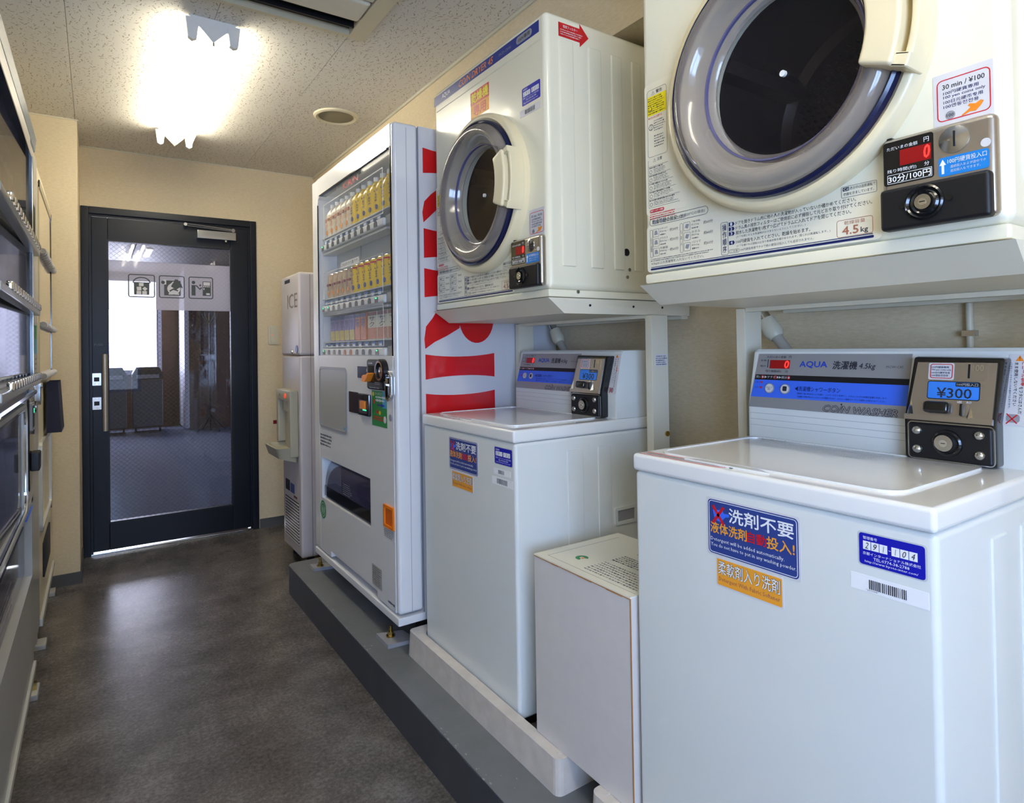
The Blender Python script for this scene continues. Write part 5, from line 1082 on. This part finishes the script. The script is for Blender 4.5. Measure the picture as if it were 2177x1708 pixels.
s = MB(f, 'dark_print'); s.box(0, Y(2.40), .695, 1.03, -.05, -.045, 'black_matt'); s.obj('lower_back', lm)
s = MB(f, 'chrome'); s.frame(-.4, Y(2.455), .685, 1.028, .012, -.002, .006, .06, 'left_trim', n=8); s.frame(-.4, Y(2.425), .705, 1.012, .006, -.002, .004, .05, 'chrome', n=8)
s.v = [Vector((max(p[0], 0), p[1], p[2])) for p in s.v]; s.obj('lower_trim', lm)
ell = [(Y(2.51), 1.085)] + [(Y(2.51) + .215 * math.cos(math.radians(a)), 1.07 + .33 * math.sin(math.radians(a))) for a in range(0, -91, -9)]
s = MB(f, 'black_gloss'); s.poly(ell, -.001, .006); s.rr(Y(2.53), Y(2.62), .93, 1.02, .006, .012, .004, 'light_grey'); s.rr(Y(2.54), Y(2.61), .94, 1.01, .012, .0125, .002, 'black_matt'); s.rr(Y(2.58), Y(2.60), .985, 1.0, .0125, .013, .002, 'led_green'); s.box(Y(2.53), Y(2.60), .80, .86, .006, .03, 'black_matt', bev=.004); s.cyl(Y(2.66), 1.0, .02, .006, .016, 'steel', 16); s.obj('coin_panel', lm, 'black curved coin panel')
s = MB(f, 'black_matt'); s.box(0, Y(2.66), .43, .675, -.0703, -.066); s.obj('chute_back', lm)
s = MB(f, 'smoke_flap'); s.poly([(0, .44), (Y(2.65), .44), (Y(2.65), .60), (0, .60)], -.03, -.02); fl = s.obj('chute_flap', lm, 'smoked delivery flap'); s = MB(f, 'light_grey'); s.fine(.15, .60, .46, .54, 5, -.0195, 'light_grey', .3); s.obj('flap_print', fl)
s = MB(f, 'panel_blue'); s.box(Y(2.42), Y(2.64), .664, .668, 0, .004); s.obj('blue_edge', lm, 'blue edge strip')
s = MB(f, 'green_sticker'); s.box(Y(2.83), Y(2.91), 1.235, 1.285, -.001, .0004); s.box(Y(2.83), Y(2.91), 1.18, 1.235, -.001, .0004, 'teal_sticker'); s.box(Y(2.80), Y(2.88), 1.60, 1.72, -.001, .0004, 'dark_green'); s.fine(Y(2.82), Y(2.91), 1.10, 1.17, 4, .0006, 'grey_print'); s.obj('side_stickers', lm, 'green and blue stickers')
s = MB(f, 'left_trim'); s.box(0, Y(2.70), .105, .128, -.07, .008, bev=.004); s.obj('kick_strip', lm)
s = MB(f, 'steel'); s.rr(Y(2.87), Y(2.91), .99, 1.10, -.001, .012, .018, 'steel'); s.cyl(Y(2.89), 1.06, .012, .012, .018, 'chrome', 14); s.obj('lock_handle', lm)
for y in (1.85, 2.72):
    s = MB(f, 'left_silver'); s.box(Y(y) - .05, Y(y) + .05, .0, .020, -.05, .012, bev=.003); s.box(Y(y) - .02, Y(y) + .02, .02, .105, -.05, -.02); fo = s.obj('anchor_bracket', lm); MB(f, 'brass').box(Y(y) - .01, Y(y) + .01, .02, .045, -.01, .006).obj('anchor_bolt', fo)
# bottles behind its upper window
def left_bottle(col, lab, cap, grp):
    t = thing('drink_bottle', lab, 'bottle', (0, 0, 0), PI / 2, grp); h, r = .20, .020; bottle(h, r, col, col, cap).obj('bottle_body', t); MB(TOP(0), cap).cyl(0, 0, r * .42, h * .89, h, n=12).obj('cap', t); return t
kinds = [left_bottle('juice_yellow', 'yellow bottle behind the upper window of the left vending machine', 'cap_white', 'bottles in the left vending machine'), left_bottle('red_print', 'red bottle behind the upper window of the left vending machine', 'cap_white', 'bottles in the left vending machine'), left_bottle('green_sticker', 'green bottle behind the upper window of the left vending machine', 'cap_white', 'bottles in the left vending machine')]
used = [0, 0, 0]
for k in range(10):
    q = (0, 1, 0, 2, 1, 0, 1, 2, 0, 1)[k]; o = kinds[q] if not used[q] else copy_tree(kinds[q]); used[q] = 1; o.location = (-.186 - .0500, 2.62 - .083 * k, 1.5745); o['label'] = ('yellow', 'red', 'green')[q] + ' bottle behind the left machine\'s upper window, ' + ('farthest from the camera', 'second from its far end', 'third from its far end', 'fourth from its far end', 'fifth from its far end', 'sixth from its far end', 'seventh from its far end', 'eighth from its far end', 'ninth from its far end', 'tenth from its far end')[k]

l2 = thing('snack_vending_machine', 'cream vending machine farther along the left wall, next to the column', 'vending machine', (-.186, 3.035, 0), PI / 2); W_ = .83
def Y2(y): return y - 3.035
s = MB(f, 'left_cream'); s.box(0, W_, .12, 1.925, -.60, -.004, bev=.012, seg=3); s.obj('cabinet', l2)
s = MB(f, 'painted_reflection'); s.box(Y2(3.05), Y2(3.80), 1.075, 1.860, -.006, .0015); s.obj('display_glass', l2, 'pale reflecting display window')
s = MB(f, 'black_gloss'); s.box(Y2(3.05), Y2(3.805), 1.838, 1.866, -.001, .004); s.box(Y2(3.770), Y2(3.806), 1.075, 1.866, -.001, .004); s.obj('window_seal', l2)
for z in (1.590, 1.297, 1.090):
    s = MB(f, 'ribbed_grey'); s.tube([(Y2(3.08), z, .010), (Y2(3.83), z, .010)], .0115, n=12); rl = s.obj('button_rail', l2)
    for k in range(11):
        q = MB(f, 'pale_print'); q.lathe(0, 0, [(.0185, -.018), (.0205, -.012), (.0205, .012), (.0185, .018)], n=12); c_ = Y2(3.12) + k * .067
        q.v = []; q.f = []; q.m = []; q.s = []
        q.tube([(c_ - .018, z, .010), (c_ + .018, z, .010)], .0140, n=10); q.obj('select_button', rl)
s = MB(f, 'left_trim'); s.frame(Y2(3.06), Y2(3.66), .475, .83, .016, -.005, .006, .03); s.obj('lower_trim', l2)
s = MB(f, 'black_matt'); s.rr(Y2(3.20), Y2(3.60), .26, .40, -.005, .002, .01); s.obj('delivery_flap', l2); s = MB(f, 'black_gloss'); s.rr(Y2(3.70), Y2(3.78), .44, .56, -.005, .003, .02); s.obj('coin_return', l2)
s = MB(f, 'left_trim'); s.box(0, W_, .12, .150, -.01, .006, bev=.003); s.obj('kick_strip', l2)
for y in (3.15, 3.80):
    s = MB(f, 'left_silver'); s.box(Y2(y) - .04, Y2(y) + .04, .0, .02, -.05, .010, bev=.003); s.box(Y2(y) - .02, Y2(y) + .02, .02, .12, -.05, -.02); s.obj('anchor_bracket', l2)
bxn = thing('leaflet_box', 'dark navy open box hanging on the front of the cream vending machine', 'box', (-.1795, 3.30, .842), PI / 2)
s = MB(f, 'navy_box'); s.poly([(0, 0), (.26, 0), (.26, .216), (0, .216)], .0, .004); s.add([(0, 0, .004), (0, .216, .004), (0, .216, .040), (0, .0, .052), (.26, 0, .004), (.26, .216, .004), (.26, .216, .040), (.26, .0, .052)], [(0, 3, 2, 1), (4, 5, 6, 7), (3, 7, 6, 2), (0, 4, 7, 3)]); s.obj('box_body', bxn)
